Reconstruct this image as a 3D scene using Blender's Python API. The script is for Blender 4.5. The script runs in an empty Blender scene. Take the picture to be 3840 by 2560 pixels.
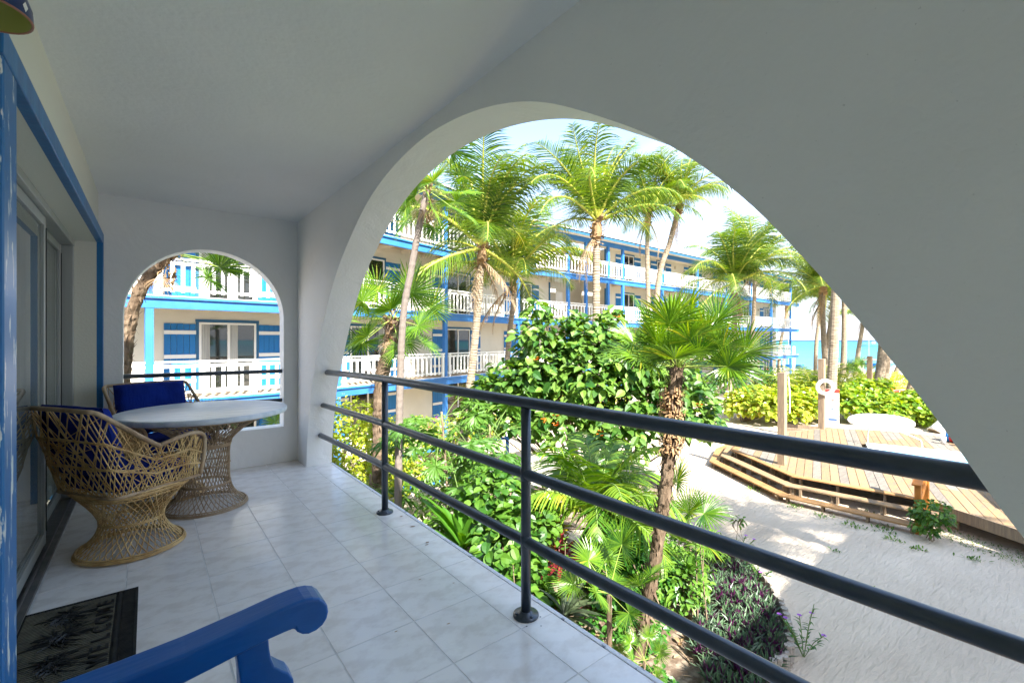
import bpy, math, random
from mathutils import Vector, Matrix, noise
random.seed(7)
sin, cos, pi, R = math.sin, math.cos, math.pi, math.radians
C = bpy.context.scene.collection
sc = bpy.context.scene

# ------------------------------------------------------------------ camera
cd = bpy.data.cameras.new('camera'); cam = bpy.data.objects.new('camera', cd); C.objects.link(cam)
cam.location = (0, 0, 1.35); cam.rotation_euler = (R(90), 0, R(-38.4))
cd.sensor_width = 36; cd.lens = 16.15; cd.shift_y = -0.0017; cd.clip_start = .05; cd.clip_end = 9000
sc.camera = cam
# ------------------------------------------------------------------ sky, sun, exposure
SUN_EL, SUN_AZ = 42, 15            # light travels towards +Y, 15 degrees to +X
w = bpy.data.worlds.new('World'); sc.world = w; w.use_nodes = True
nt = w.node_tree; nt.nodes.clear()
def wn(t, **k):
    n = nt.nodes.new(t)
    for a, b in k.items(): setattr(n, a, b)
    return n
sky = wn('ShaderNodeTexSky', sky_type='NISHITA', sun_disc=False)
sky.sun_elevation = R(SUN_EL); sky.sun_rotation = R(180 + SUN_AZ); sky.air_density = 1.0; sky.dust_density = 1.6; sky.ozone_density = 1.0
tc = wn('ShaderNodeTexCoord'); mp = wn('ShaderNodeMapping'); mp.inputs['Scale'].default_value = (1, 1, 2.6)
nz = wn('ShaderNodeTexNoise'); nz.inputs['Scale'].default_value = 2.2; nz.inputs['Detail'].default_value = 7; nz.inputs['Roughness'].default_value = .55
rp = wn('ShaderNodeValToRGB'); rp.color_ramp.elements[0].position = .42; rp.color_ramp.elements[1].position = .74
rp.color_ramp.elements[0].color = (.0, .0, .0, 1); rp.color_ramp.elements[1].color = (.86, .86, .86, 1)
mx = wn('ShaderNodeMix', data_type='RGBA'); cr = wn('ShaderNodeValToRGB'); cr.color_ramp.elements[0].color = (.92, 1.0, 1.12, 1); cr.color_ramp.elements[1].color = (.34, .56, 1.0, 1); cr.color_ramp.elements[1].position = .42; cr.color_ramp.elements[0].position = .05
clm = wn('ShaderNodeMix', data_type='RGBA'); clm.inputs['B'].default_value = (1.12, 1.16, 1.22, 1); sz0 = wn('ShaderNodeSeparateXYZ')
bg = wn('ShaderNodeBackground'); bg.inputs['Strength'].default_value = .15; out = wn('ShaderNodeOutputWorld')
L = nt.links.new
sz = wn('ShaderNodeSeparateXYZ'); hz = wn('ShaderNodeMapRange'); hz.inputs['From Min'].default_value = 0; hz.inputs['From Max'].default_value = .42; hz.inputs['To Min'].default_value = .97; hz.inputs['To Max'].default_value = .86
mxm = wn('ShaderNodeMath', operation='MAXIMUM')
L(tc.outputs['Generated'], sz.inputs[0]); L(sz.outputs['Z'], hz.inputs['Value']); L(hz.outputs[0], mxm.inputs[1])
L(tc.outputs['Generated'], mp.inputs['Vector']); L(mp.outputs['Vector'], nz.inputs['Vector']); L(nz.outputs['Fac'], rp.inputs['Fac'])
L(tc.outputs['Generated'], sz0.inputs[0]); L(sz0.outputs['Z'], cr.inputs['Fac']); L(cr.outputs['Color'], clm.inputs['A']); L(rp.outputs['Color'], clm.inputs['Factor']); L(clm.outputs['Result'], mx.inputs['B']); L(sky.outputs['Color'], mx.inputs['A']); L(rp.outputs['Color'], mxm.inputs[0]); L(mxm.outputs[0], mx.inputs['Factor']); L(mx.outputs['Result'], bg.inputs['Color']); L(bg.outputs[0], out.inputs[0])
sd = bpy.data.lights.new('sun', 'SUN'); sun = bpy.data.objects.new('sun', sd); C.objects.link(sun)
sd.energy = 2.0; sd.angle = R(.53); sd.color = (1, .955, .88)
_d = Vector((sin(R(SUN_AZ)) * cos(R(SUN_EL)), cos(R(SUN_AZ)) * cos(R(SUN_EL)), -sin(R(SUN_EL))))
sun.rotation_euler = _d.to_track_quat('-Z', 'Y').to_euler(); sun.location = (0, -20, 30)
vs = sc.view_settings; vs.view_transform = 'Standard'; vs.look = 'None'; vs.gamma = 1; vs.use_curve_mapping = False; vs.exposure = 3.48
sc.render.engine = 'CYCLES'; cy = sc.cycles
cy.max_bounces = 9; cy.diffuse_bounces = 6; cy.glossy_bounces = 3; cy.transmission_bounces = 4; cy.sample_clamp_indirect = 6; cy.use_denoising = True
cy.use_adaptive_sampling = True

G = -2.9      # ground level below the balcony floor
DK = -2.38    # deck boards
# ------------------------------------------------------------------ helpers
class MB:
    def __init__(s): s.v = []; s.f = []; s.m = []; s.r = []
    def add(s, vs_, fs, mi=0, rnd=None):
        o = len(s.v); s.v.extend(tuple(p) for p in vs_)
        q = random.random() if rnd is None else rnd
        for f in fs: s.f.append(tuple(i + o for i in f)); s.m.append(mi); s.r.append(q)
        return s
    def box(s, a, b, mi=0, M=None):
        x0, y0, z0 = a; x1, y1, z1 = b
        p = [Vector(q) for q in ((x0,y0,z0),(x1,y0,z0),(x1,y1,z0),(x0,y1,z0),(x0,y0,z1),(x1,y0,z1),(x1,y1,z1),(x0,y1,z1))]
        if M is not None: p = [M @ q for q in p]
        return s.add(p, [(0,3,2,1),(4,5,6,7),(0,1,5,4),(1,2,6,5),(2,3,7,6),(3,0,4,7)], mi)
    def bar(s, a, b, w_, h, mi=0, up=(0,0,1)):
        a = Vector(a); b = Vector(b); d = (b - a); l = d.length; d.normalize(); u = Vector(up); sd_ = d.cross(u)
        if sd_.length < 1e-4: sd_ = d.cross(Vector((1,0,0)))
        sd_.normalize(); u = sd_.cross(d)
        M = Matrix(((d.x,sd_.x,u.x,a.x),(d.y,sd_.y,u.y,a.y),(d.z,sd_.z,u.z,a.z),(0,0,0,1)))
        return s.box((0,-w_/2,-h/2), (l,w_/2,h/2), mi, M)
    def tube(s, pts, rad, n=8, cap=True, mi=0, rnd=None, rot=0, jit=0):
        pts = [Vector(p) for p in pts]; N = len(pts)
        if not hasattr(rad, '__len__'): rad = [rad] * N
        vv = []; ff = []; t0 = (pts[1] - pts[0]).normalized(); u = t0.orthogonal().normalized()
        for i, p in enumerate(pts):
            t = ((pts[min(i+1,N-1)] - pts[max(i-1,0)])).normalized()
            u = (u - t * u.dot(t)); u = u.normalized() if u.length > 1e-6 else t.orthogonal().normalized()
            v = t.cross(u)
            for k in range(n):
                a = 2*pi*k/n + rot; r_ = rad[i] * (1 + (random.uniform(-jit, jit) if jit else 0))
                vv.append(p + (u * cos(a) + v * sin(a)) * r_)
        for i in range(N-1):
            for k in range(n):
                k2 = (k+1) % n; ff.append((i*n+k, i*n+k2, (i+1)*n+k2, (i+1)*n+k))
        if cap: ff.append(tuple(range(n-1,-1,-1))); ff.append(tuple((N-1)*n + k for k in range(n)))
        return s.add(vv, ff, mi, rnd)
    def lathe(s, prof, n=24, c=(0,0,0), mi=0, a0=0, a1=2*pi, sx=1, sy=1):
        vv = []; ff = []; full = abs(a1 - a0 - 2*pi) < 1e-6; m = n if full else n + 1
        for r_, z in prof:
            for k in range(m):
                a = a0 + (a1 - a0) * k / n; vv.append((c[0] + r_*cos(a)*sx, c[1] + r_*sin(a)*sy, c[2] + z))
        for i in range(len(prof)-1):
            for k in range(n):
                k2 = (k+1) % m; ff.append((i*m+k, i*m+k2, (i+1)*m+k2, (i+1)*m+k))
        return s.add(vv, ff, mi)
    def prism(s, poly, d, mi=0):
        """poly: 3-D points of a flat outline, swept by vector d"""
        d = Vector(d); n = len(poly); p = [Vector(q) for q in poly]
        return s.add(p + [q + d for q in p], [tuple(range(n-1,-1,-1)), tuple(range(n, 2*n))] + [(i, (i+1) % n, n + (i+1) % n, n + i) for i in range(n)], mi)
    def mesh(s, name, mats, smooth=False):
        me = bpy.data.meshes.new(name); me.from_pydata(s.v, [], s.f)
        for m_ in (mats if isinstance(mats, (list, tuple)) else [mats]): me.materials.append(m_)
        me.polygons.foreach_set('material_index', s.m)
        if smooth: me.polygons.foreach_set('use_smooth', [True] * len(s.f))
        at = me.attributes.new('rnd', 'FLOAT', 'FACE'); at.data.foreach_set('value', s.r)
        me.update(); return me
    def build(s, name, mats, parent=None, smooth=False, local=False, **k):
        return link(name, s.mesh(name, mats, smooth), parent, local, **k)

def link(name, me, parent=None, local=False, M=None, label=None, cat=None, group=None, kind=None):
    o = bpy.data.objects.new(name, me); C.objects.link(o)
    if parent is not None:
        o.parent = parent
        if not local and parent.parent is None: o.matrix_parent_inverse = parent.matrix_basis.inverted()
    if M is not None: o.matrix_basis = M
    if label: o['label'] = label
    if cat: o['category'] = cat
    if group: o['group'] = group
    if kind: o['kind'] = kind
    return o
def thing(name, label, cat, loc=(0,0,0), rz=0, group=None, kind=None):
    o = bpy.data.objects.new(name, None); C.objects.link(o); o.empty_display_size = .1
    o.matrix_basis = Matrix.Translation(loc) @ Matrix.Rotation(rz, 4, 'Z')
    if label: o['label'] = label
    if cat: o['category'] = cat
    if group: o['group'] = group
    if kind: o['kind'] = kind
    return o
def bevel(o, wd=.008, seg=2, ang=40):
    b = o.modifiers.new('bevel', 'BEVEL'); b.width = wd; b.segments = seg; b.limit_method = 'ANGLE'; b.angle_limit = R(ang); b.harden_normals = False
    return o
def catmull(P, n=8):
    P = [Vector(p) for p in P]; o = []
    for i in range(len(P)-1):
        a = P[max(i-1,0)]; b = P[i]; c = P[i+1]; d = P[min(i+2,len(P)-1)]
        for k in range(n):
            t = k/n; o.append(.5*((2*b) + (c-a)*t + (2*a-5*b+4*c-d)*t*t + (3*b-a-3*c+d)*t**3))
    o.append(P[-1]); return o

# ------------------------------------------------------------------ materials
def specks(m, dark=.45, scale=46, thr=.735, trowel=.22):
    t = m.node_tree; N = t.nodes.new; K = t.links.new; b = t.nodes['Principled BSDF']; tcn = N('ShaderNodeTexCoord')
    n = N('ShaderNodeTexNoise'); n.inputs['Scale'].default_value = scale; n.inputs['Detail'].default_value = 2; K(tcn.outputs['Object'], n.inputs['Vector'])
    r = N('ShaderNodeMapRange'); r.inputs['From Min'].default_value = thr; r.inputs['From Max'].default_value = thr+.03; r.inputs['To Min'].default_value = 1; r.inputs['To Max'].default_value = dark; K(n.outputs['Fac'], r.inputs['Value'])
    h = N('ShaderNodeHueSaturation'); K(r.outputs[0], h.inputs['Value']); src = b.inputs['Base Color'].links[0].from_socket if b.inputs['Base Color'].links else None
    if src: K(src, h.inputs['Color'])
    else: h.inputs['Color'].default_value = b.inputs['Base Color'].default_value
    K(h.outputs[0], b.inputs['Base Color'])
    n2 = N('ShaderNodeTexNoise'); n2.inputs['Scale'].default_value = 3.2; n2.inputs['Detail'].default_value = 3; n2.inputs['Distortion'].default_value = 1.2; K(tcn.outputs['Object'], n2.inputs['Vector'])
    bp = N('ShaderNodeBump'); bp.inputs['Strength'].default_value = trowel; bp.inputs['Distance'].default_value = .05; K(n2.outputs['Fac'], bp.inputs['Height'])
    old = b.inputs['Normal'].links[0].from_socket; K(old, bp.inputs['Normal']); K(bp.outputs[0], b.inputs['Normal']); return m
def mat(name, col, rough=.6, spec=.5, metal=0, var=None, vscale=3, vstretch=(1,1,1), detail=6, bump=0, bscale=20, bstretch=(1,1,1), rnd=0, coords='Object', ramp=(.35,.65), coat=0):
    m = bpy.data.materials.new(name); m.use_nodes = True; t = m.node_tree; b = t.nodes['Principled BSDF']
    b.inputs['Roughness'].default_value = rough; b.inputs['Metallic'].default_value = metal; b.inputs['Specular IOR Level'].default_value = spec
    if coat: b.inputs['Coat Weight'].default_value = coat
    b.inputs['Base Color'].default_value = (*col, 1); last = None
    N = t.nodes.new; K = t.links.new
    tcn = N('ShaderNodeTexCoord')
    if var:
        mp_ = N('ShaderNodeMapping'); mp_.inputs['Scale'].default_value = vstretch
        n = N('ShaderNodeTexNoise'); n.inputs['Scale'].default_value = vscale; n.inputs['Detail'].default_value = detail; n.inputs['Roughness'].default_value = .6
        r = N('ShaderNodeValToRGB'); r.color_ramp.elements[0].position = ramp[0]; r.color_ramp.elements[1].position = ramp[1]
        r.color_ramp.elements[0].color = (*col, 1); r.color_ramp.elements[1].color = (*var, 1)
        K(tcn.outputs[coords], mp_.inputs[0]); K(mp_.outputs[0], n.inputs['Vector']); K(n.outputs['Fac'], r.inputs['Fac']); last = r.outputs['Color']
    if rnd:
        oi = N('ShaderNodeObjectInfo'); at = N('ShaderNodeAttribute'); at.attribute_name = 'rnd'
        ad = N('ShaderNodeMath'); ad.operation = 'ADD'; K(oi.outputs['Random'], ad.inputs[0]); K(at.outputs['Fac'], ad.inputs[1])
        mr = N('ShaderNodeMapRange'); mr.inputs['From Max'].default_value = 2; mr.inputs['To Min'].default_value = 1 - rnd; mr.inputs['To Max'].default_value = 1 + rnd
        K(ad.outputs[0], mr.inputs['Value']); h = N('ShaderNodeHueSaturation'); K(mr.outputs[0], h.inputs['Value'])
        if last: K(last, h.inputs['Color'])
        else: h.inputs['Color'].default_value = (*col, 1)
        last = h.outputs['Color']
    if last: K(last, b.inputs['Base Color'])
    if bump:
        mp2 = N('ShaderNodeMapping'); mp2.inputs['Scale'].default_value = bstretch
        n2 = N('ShaderNodeTexNoise'); n2.inputs['Scale'].default_value = bscale; n2.inputs['Detail'].default_value = 5
        bp = N('ShaderNodeBump'); bp.inputs['Strength'].default_value = bump; bp.inputs['Distance'].default_value = .02
        K(tcn.outputs[coords], mp2.inputs[0]); K(mp2.outputs[0], n2.inputs['Vector']); K(n2.outputs['Fac'], bp.inputs['Height']); K(bp.outputs[0], b.inputs['Normal'])
    return m
def leafmat(name, c0, c1, c2=None, trans=.4, rough=.4, back=None):
    """leaf colour picked per leaf between c0 and c1 (a few c2), with light passing through"""
    m = bpy.data.materials.new(name); m.use_nodes = True; t = m.node_tree; b = t.nodes['Principled BSDF']; N = t.nodes.new; K = t.links.new
    oi = N('ShaderNodeObjectInfo'); at = N('ShaderNodeAttribute'); at.attribute_name = 'rnd'
    ma = N('ShaderNodeMath'); ma.operation = 'MULTIPLY'; ma.inputs[1].default_value = .35; K(oi.outputs['Random'], ma.inputs[0])
    mb = N('ShaderNodeMath'); mb.operation = 'MULTIPLY_ADD'; mb.inputs[1].default_value = .65; K(at.outputs['Fac'], mb.inputs[0]); K(ma.outputs[0], mb.inputs[2])
    r = N('ShaderNodeValToRGB'); e = r.color_ramp.elements; e[0].color = (*c0, 1); e[1].color = (*c1, 1); e[0].position = .1; e[1].position = .8
    if c2: q = e.new(.97); q.color = (*c2, 1)
    K(mb.outputs[0], r.inputs['Fac']); col = r.outputs['Color']
    if back:
        ge = N('ShaderNodeNewGeometry'); mm = N('ShaderNodeMix'); mm.data_type = 'RGBA'; mm.inputs['B'].default_value = (*back, 1)
        K(ge.outputs['Backfacing'], mm.inputs['Factor']); K(col, mm.inputs['A']); col = mm.outputs['Result']
    K(col, b.inputs['Base Color']); b.inputs['Roughness'].default_value = rough
    tr = N('ShaderNodeBsdfTranslucent'); hs = N('ShaderNodeHueSaturation'); hs.inputs['Saturation'].default_value = 1.15; hs.inputs['Value'].default_value = 1.6; hs.inputs['Hue'].default_value = .485
    K(col, hs.inputs['Color']); K(hs.outputs[0], tr.inputs['Color'])
    ms = N('ShaderNodeMixShader'); ms.inputs[0].default_value = trans; K(b.outputs[0], ms.inputs[1]); K(tr.outputs[0], ms.inputs[2])
    K(ms.outputs[0], t.nodes['Material Output'].inputs[0]); return m

M_plaster = mat('white_plaster', (.86,.86,.84), .5, .4, var=(.82,.825,.805), vscale=1.4, bump=.12, bscale=55)
M_ceiling = mat('ceiling_plaster', (.85,.86,.84), .65, .3, var=(.81,.82,.80), vscale=1.1, bump=.15, bscale=40)
specks(M_plaster, .8, 90, .74); specks(M_ceiling, .85, 90, .74, .15)
M_cream = mat('cream_wall', (.70,.70,.62), .7, .3, bump=.1, bscale=60)
M_tile = mat('marbled_tile', (.81,.765,.715), .19, .5, var=(.71,.655,.60), vscale=7, vstretch=(1,1.4,1), detail=12, ramp=(.46,.60), rnd=.03, bump=.015, bscale=8, coords='Object')
M_grout = mat('grout', (.72,.70,.67), .9, var=(.55,.53,.50), vscale=9)
M_slab = mat('slab_edge', (.66,.66,.66), .8, var=(.22,.23,.26), vscale=16, ramp=(.60,.66), bump=.3, bscale=60)
M_rail = mat('dark_blue_gloss_metal', (.024,.036,.052), .3, .5, var=(.038,.052,.07), vscale=12, bump=.05, bscale=30, coat=.2)
M_dblue = mat('door_trim_blue', (.01,.12,.34), .38, .5, var=(.015,.17,.42), vscale=2, vstretch=(6,6,.7), bump=.08, bscale=30)
M_dblue_worn = mat('worn_door_trim_blue', (.01,.13,.36), .4, .5, var=(.62,.66,.66), vscale=6, vstretch=(4,4,.8), ramp=(.575,.60))
M_arm = mat('navy_blue_paint', (.003,.095,.37), .3, .5, var=(.004,.115,.43), vscale=4, bump=.08, bscale=9, bstretch=(1,6,6))
M_alu = mat('aluminium', (.40,.42,.41), .4, .5, metal=.4, var=(.35,.37,.36), vscale=3, vstretch=(3,3,.3))
M_track = mat('door_track', (.16,.15,.14), .5, .5, metal=.4, var=(.1,.1,.09), vscale=12)
M_wicker = mat('honey_fibre', (.42,.24,.08), .5, .4, var=(.66,.45,.20), vscale=9, detail=3)
M_wicker_dark = mat('weathered_fibre', (.27,.17,.09), .6, .4, var=(.48,.35,.22), vscale=8, detail=3)
M_navy = mat('navy_cushion', (.004,.018,.18), .9, .15, var=(.005,.026,.25), vscale=5, bump=.35, bscale=14, bstretch=(1,4,1))
M_table = mat('painted_table', (.74,.77,.79), .3, .5, var=(.52,.58,.63), vscale=4, vstretch=(1.2,5,1), bump=.12, bscale=6, bstretch=(1,5,1))
M_rubber = mat('black_rubber', (.018,.017,.016), .75, .3, var=(.035,.033,.028), vscale=25)
M_rubber2 = mat('worn_rubber', (.10,.09,.065), .8, .3, var=(.16,.145,.10), vscale=30)
M_black = mat('black', (.012,.012,.012), .5)
M_hwhite = mat('hotel_white_wood', (.70,.66,.56), .6, .3, var=(.65,.61,.51), vscale=1.3, bump=.04, bscale=8)
M_picket = mat('white_picket_paint', (.74,.73,.70), .55, .3, rnd=.03)
M_hblue = mat('hotel_blue_paint', (.028,.145,.42), .5, .35, var=(.042,.185,.47), vscale=1.2, bump=.05, bscale=10)
M_hblue2 = mat('shutter_blue_paint', (.012,.15,.40), .5, .35, rnd=.06)
M_hblue3 = mat('dark_trim_blue', (.03,.12,.24), .6, .3)
M_glass = mat('dark_window_glass', (.015,.018,.017), .03, .9)
M_curtain = mat('curtain', (.45,.45,.42), .9, .1, var=(.25,.25,.24), vscale=4, vstretch=(8,8,.2))
M_roof = mat('pale_metal_roof', (.60,.62,.61), .45, .4, var=(.53,.56,.56), vscale=1, vstretch=(8,1,1))
M_bdeck = mat('balcony_boards', (.48,.37,.25), .7, .2, var=(.42,.32,.22), vscale=3)
M_woodg = mat('grey_deck_wood', (.22,.19,.15), .8, .2, var=(.15,.13,.11), vscale=2.5, vstretch=(1,7,1), rnd=.2, bump=.2, bscale=6, bstretch=(1,12,6))
M_wood = mat('weathered_deck_wood', (.27,.175,.085), .75, .2, var=(.19,.14,.095), vscale=2.2, vstretch=(1,7,1), rnd=.16, bump=.2, bscale=6, bstretch=(1,12,6))
M_wood2 = mat('fresh_step_wood', (.34,.19,.08), .7, .2, var=(.25,.14,.06), vscale=4, rnd=.1, bump=.15, bscale=20)
M_wood3 = mat('grey_post_wood', (.30,.22,.14), .8, .2, var=(.19,.14,.10), vscale=5, vstretch=(5,5,.5), bump=.3, bscale=25, bstretch=(4,4,.4))
M_orange = mat('orange_stained_wood', (.40,.15,.025), .5, .3, var=(.30,.11,.02), vscale=5, vstretch=(3,3,.6))
M_bark = mat('coconut_bark', (.20,.155,.105), .85, .15, var=(.32,.26,.19), vscale=5, vstretch=(1,1,3), detail=8, bump=.5, bscale=22, bstretch=(1,1,2))
M_bark_ring = mat('bark_ring_scar', (.12,.085,.06), .9, .1)
M_bark2 = mat('fibrous_bark', (.075,.05,.032), .9, .1, var=(.17,.125,.085), vscale=7, vstretch=(2,2,.6), bump=.8, bscale=20, bstretch=(2,2,.7))
M_bark3 = mat('grey_smooth_bark', (.17,.145,.125), .85, .1, var=(.16,.13,.11), vscale=9, vstretch=(1,1,4), bump=.3, bscale=25)
M_boot = mat('dry_leaf_boot', (.28,.175,.09), .8, .15, rnd=.45)
M_limewash = mat('white_trunk_paint', (.66,.65,.62), .75, .2, var=(.70,.68,.64), vscale=6)
M_greentrunk = mat('green_crownshaft', (.20,.30,.07), .5, .3, var=(.30,.38,.14), vscale=3)
M_sandwhite = mat('off_white_board', (.83,.83,.80), .35, .4)
M_steel = mat('polished_steel', (.62,.66,.68), .2, .5, metal=.9)
M_pool = mat('pool_water', (.10,.50,.62), .08, .5, bump=.25, bscale=4)
M_water_ctl = None
M_frond = leafmat('coconut_leaf', (.022,.075,.008), (.15,.235,.018), (.40,.35,.03), .34, .42)  # dark end deepened: shade among the fronds put into the colour
M_rachis = mat('frond_midrib', (.42,.42,.07), .5, .3, rnd=.2)
M_fan = leafmat('fan_palm_leaf', (.02,.085,.008), (.14,.26,.018), (.34,.35,.03), .32, .33)  # low end darkened, shade between the fans put into the colour
M_fanrib = mat('petiole_green', (.24,.32,.06), .5, .3)
M_geiger = leafmat('broad_leaf', (.022,.09,.01), (.17,.29,.04), (.38,.40,.06), .30, .5)  # darkest leaves carry the shade inside the crown as colour
M_lime = leafmat('lime_leaf', (.14,.26,.02), (.42,.44,.03), (.55,.42,.05), .42, .45)
M_grape = leafmat('sea_grape_leaf', (.10,.22,.02), (.34,.40,.04), (.50,.36,.08), .38, .35)
M_deep = leafmat('deep_green_leaf', (.018,.085,.014), (.06,.18,.02), None, .3, .35)
M_mid = leafmat('mid_green_leaf', (.028,.10,.01), (.13,.25,.025), None, .32, .42)
M_strap = leafmat('strap_leaf', (.025,.11,.012), (.09,.22,.02), None, .35, .3)
M_papaya = leafmat('papaya_leaf', (.025,.10,.012), (.10,.21,.025), None, .34, .45)
M_red = leafmat('red_leaf', (.09,.012,.018), (.24,.03,.035), (.30,.12,.03), .35, .35)
M_croton = leafmat('croton_leaf', (.14,.20,.015), (.50,.38,.02), (.40,.07,.02), .35, .35)
M_oyster = leafmat('oyster_plant_leaf', (.03,.07,.035), (.09,.16,.07), None, .15, .4, back=(.10,.02,.08))
M_brom = leafmat('bromeliad_leaf', (.015,.025,.018), (.06,.08,.04), None, .15, .35)
M_dead = leafmat('dead_leaf', (.22,.13,.06), (.42,.30,.17), None, .2, .7)
M_flower = leafmat('orange_petal', (.80,.14,.01), (.85,.25,.02), None, .3, .5)
M_pink = leafmat('pink_petal', (.55,.05,.20), (.62,.10,.32), None, .3, .5)
M_purple = leafmat('purple_petal', (.32,.08,.45), (.45,.15,.55), None, .3, .5)
M_redfl = leafmat('red_petal', (.65,.02,.01), (.7,.05,.02), None, .3, .5)
M_stem = mat('woody_stem', (.22,.17,.11), .85, .15, var=(.14,.10,.07), vscale=10)
M_greenstem = mat('green_stem', (.13,.2,.05), .6, .2)
M_clay = mat('glazed_clay', (.30,.12,.07), .4, .5)
M_clay_in = mat('yellow_green_glaze', (.34,.36,.10), .5, .4)
M_clay_blue = mat('dark_blue_glaze', (.01,.03,.12), .3, .5)
M_logend = mat('log_end', (.42,.38,.33), .9, .1, var=(.26,.22,.18), vscale=30, rnd=.12)
M_rock = mat('pale_stone', (.45,.43,.39), .9, .1, var=(.3,.28,.25), vscale=5, bump=.4, bscale=12)
def col(name, c, r_=.5): return mat(name, c, r_)
M_redp = col('red_print', (.65,.03,.02)); M_bluep = col('blue_print', (.03,.08,.32)); M_greyp = col('grey_print', (.35,.35,.36))
M_ko = mat('orange_yellow_plastic', (.85,.42,.03), .35, var=(.80,.16,.02), vscale=1.6, ramp=(.5,.62)); M_kb = col('blue_plastic', (.02,.22,.55), .35); M_kr = col('red_plastic', (.6,.05,.03), .35)
M_teal = col('teal_paint', (.05,.4,.42)); M_tan = mat('tan_recess', (.50,.46,.38), .8)

# sand, soil, water with their own node trees
def sandmat():
    m = mat('pale_coral_sand', (.60,.50,.385), .95, .1, var=(.45,.365,.275), vscale=.35, detail=9, ramp=(.38,.7), coords='Object')
    t = m.node_tree; N = t.nodes.new; K = t.links.new; b = t.nodes['Principled BSDF']; tcn = N('ShaderNodeTexCoord')
    hs = []
    for sc_, st, ang, di in ((3.2,(1,5,1),40,8),(22,(1,1,1),0,4),(.9,(1,2.5,1),-25,4)):
        mp_ = N('ShaderNodeMapping'); mp_.inputs['Scale'].default_value = st; mp_.inputs['Rotation'].default_value = (0,0,R(ang))
        n = N('ShaderNodeTexNoise'); n.inputs['Scale'].default_value = sc_; n.inputs['Detail'].default_value = di; n.inputs['Distortion'].default_value = .6
        K(tcn.outputs['Object'], mp_.inputs[0]); K(mp_.outputs[0], n.inputs['Vector']); hs.append(n.outputs['Fac'])
    a = N('ShaderNodeMath'); a.operation = 'MULTIPLY_ADD'; a.inputs[1].default_value = .25; K(hs[1], a.inputs[0]); K(hs[0], a.inputs[2])
    a2 = N('ShaderNodeMath'); a2.operation = 'MULTIPLY_ADD'; a2.inputs[1].default_value = 1.5; K(hs[2], a2.inputs[0]); K(a.outputs[0], a2.inputs[2])
    bp = N('ShaderNodeBump'); bp.inputs['Strength'].default_value = .55; bp.inputs['Distance'].default_value = .08; K(a2.outputs[0], bp.inputs['Height']); K(bp.outputs[0], b.inputs['Normal'])
    return m
M_sand = sandmat()
M_soil = mat('leaf_litter_soil', (.12,.085,.06), .95, .1, var=(.34,.28,.21), vscale=7, detail=10, ramp=(.42,.68), bump=.9, bscale=16)
def seamat():
    m = bpy.data.materials.new('sea_water'); m.use_nodes = True; t = m.node_tree; b = t.nodes['Principled BSDF']; N = t.nodes.new; K = t.links.new
    tcn = N('ShaderNodeTexCoord'); sx = N('ShaderNodeSeparateXYZ'); K(tcn.outputs['Object'], sx.inputs[0])
    n = N('ShaderNodeTexNoise'); n.inputs['Scale'].default_value = .02; n.inputs['Detail'].default_value = 4; K(tcn.outputs['Object'], n.inputs['Vector'])
    ml = N('ShaderNodeMath'); ml.operation = 'MULTIPLY_ADD'; ml.inputs[1].default_value = 60; K(n.outputs['Fac'], ml.inputs[0]); K(sx.outputs['X'], ml.inputs[2])
    lg = N('ShaderNodeMath'); lg.operation = 'LOGARITHM'; lg.inputs[1].default_value = 10; K(ml.outputs[0], lg.inputs[0])
    mr = N('ShaderNodeMapRange'); mr.inputs['From Min'].default_value = 1.8; mr.inputs['From Max'].default_value = 3.6; K(lg.outputs[0], mr.inputs['Value'])
    r = N('ShaderNodeValToRGB'); e = r.color_ramp.elements; e[0].position = .05; e[0].color = (.20,.30,.27,1); e[1].position = 1; e[1].color = (.008,.04,.12,1)
    for p_, c_ in ((.15,(.075,.18,.22,1)),(.30,(.05,.17,.225,1)),(.42,(.03,.22,.24,1)),(.62,(.022,.20,.235,1)),(.74,(.010,.085,.175,1))): q = e.new(p_); q.color = c_
    K(mr.outputs[0], r.inputs['Fac']); nw = N('ShaderNodeTexNoise'); nw.inputs['Scale'].default_value = .35; nw.inputs['Detail'].default_value = 9; nw.inputs['Roughness'].default_value = .7; mw = N('ShaderNodeMapping'); mw.inputs['Scale'].default_value = (1,.3,1); K(tcn.outputs['Object'], mw.inputs[0]); K(mw.outputs[0], nw.inputs['Vector']); mr3 = N('ShaderNodeMapRange'); mr3.inputs['From Min'].default_value = .35; mr3.inputs['From Max'].default_value = .65; mr3.inputs['To Min'].default_value = .75; mr3.inputs['To Max'].default_value = 1.3; K(nw.outputs['Fac'], mr3.inputs['Value']); hv = N('ShaderNodeHueSaturation'); K(mr3.outputs[0], hv.inputs['Value']); K(r.outputs['Color'], hv.inputs['Color']); K(hv.outputs[0], b.inputs['Base Color'])
    b.inputs['Roughness'].default_value = .45; b.inputs['Specular IOR Level'].default_value = .22
    mp_ = N('ShaderNodeMapping'); mp_.inputs['Scale'].default_value = (1,.45,1); n2 = N('ShaderNodeTexNoise'); n2.inputs['Scale'].default_value = .7; n2.inputs['Detail'].default_value = 8; n2.inputs['Roughness'].default_value = .65
    K(tcn.outputs['Object'], mp_.inputs[0]); K(mp_.outputs[0], n2.inputs['Vector']); bp = N('ShaderNodeBump'); bp.inputs['Strength'].default_value = .9; bp.inputs['Distance'].default_value = .7
    K(n2.outputs['Fac'], bp.inputs['Height']); K(bp.outputs[0], b.inputs['Normal']); return m
M_sea = seamat()

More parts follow.
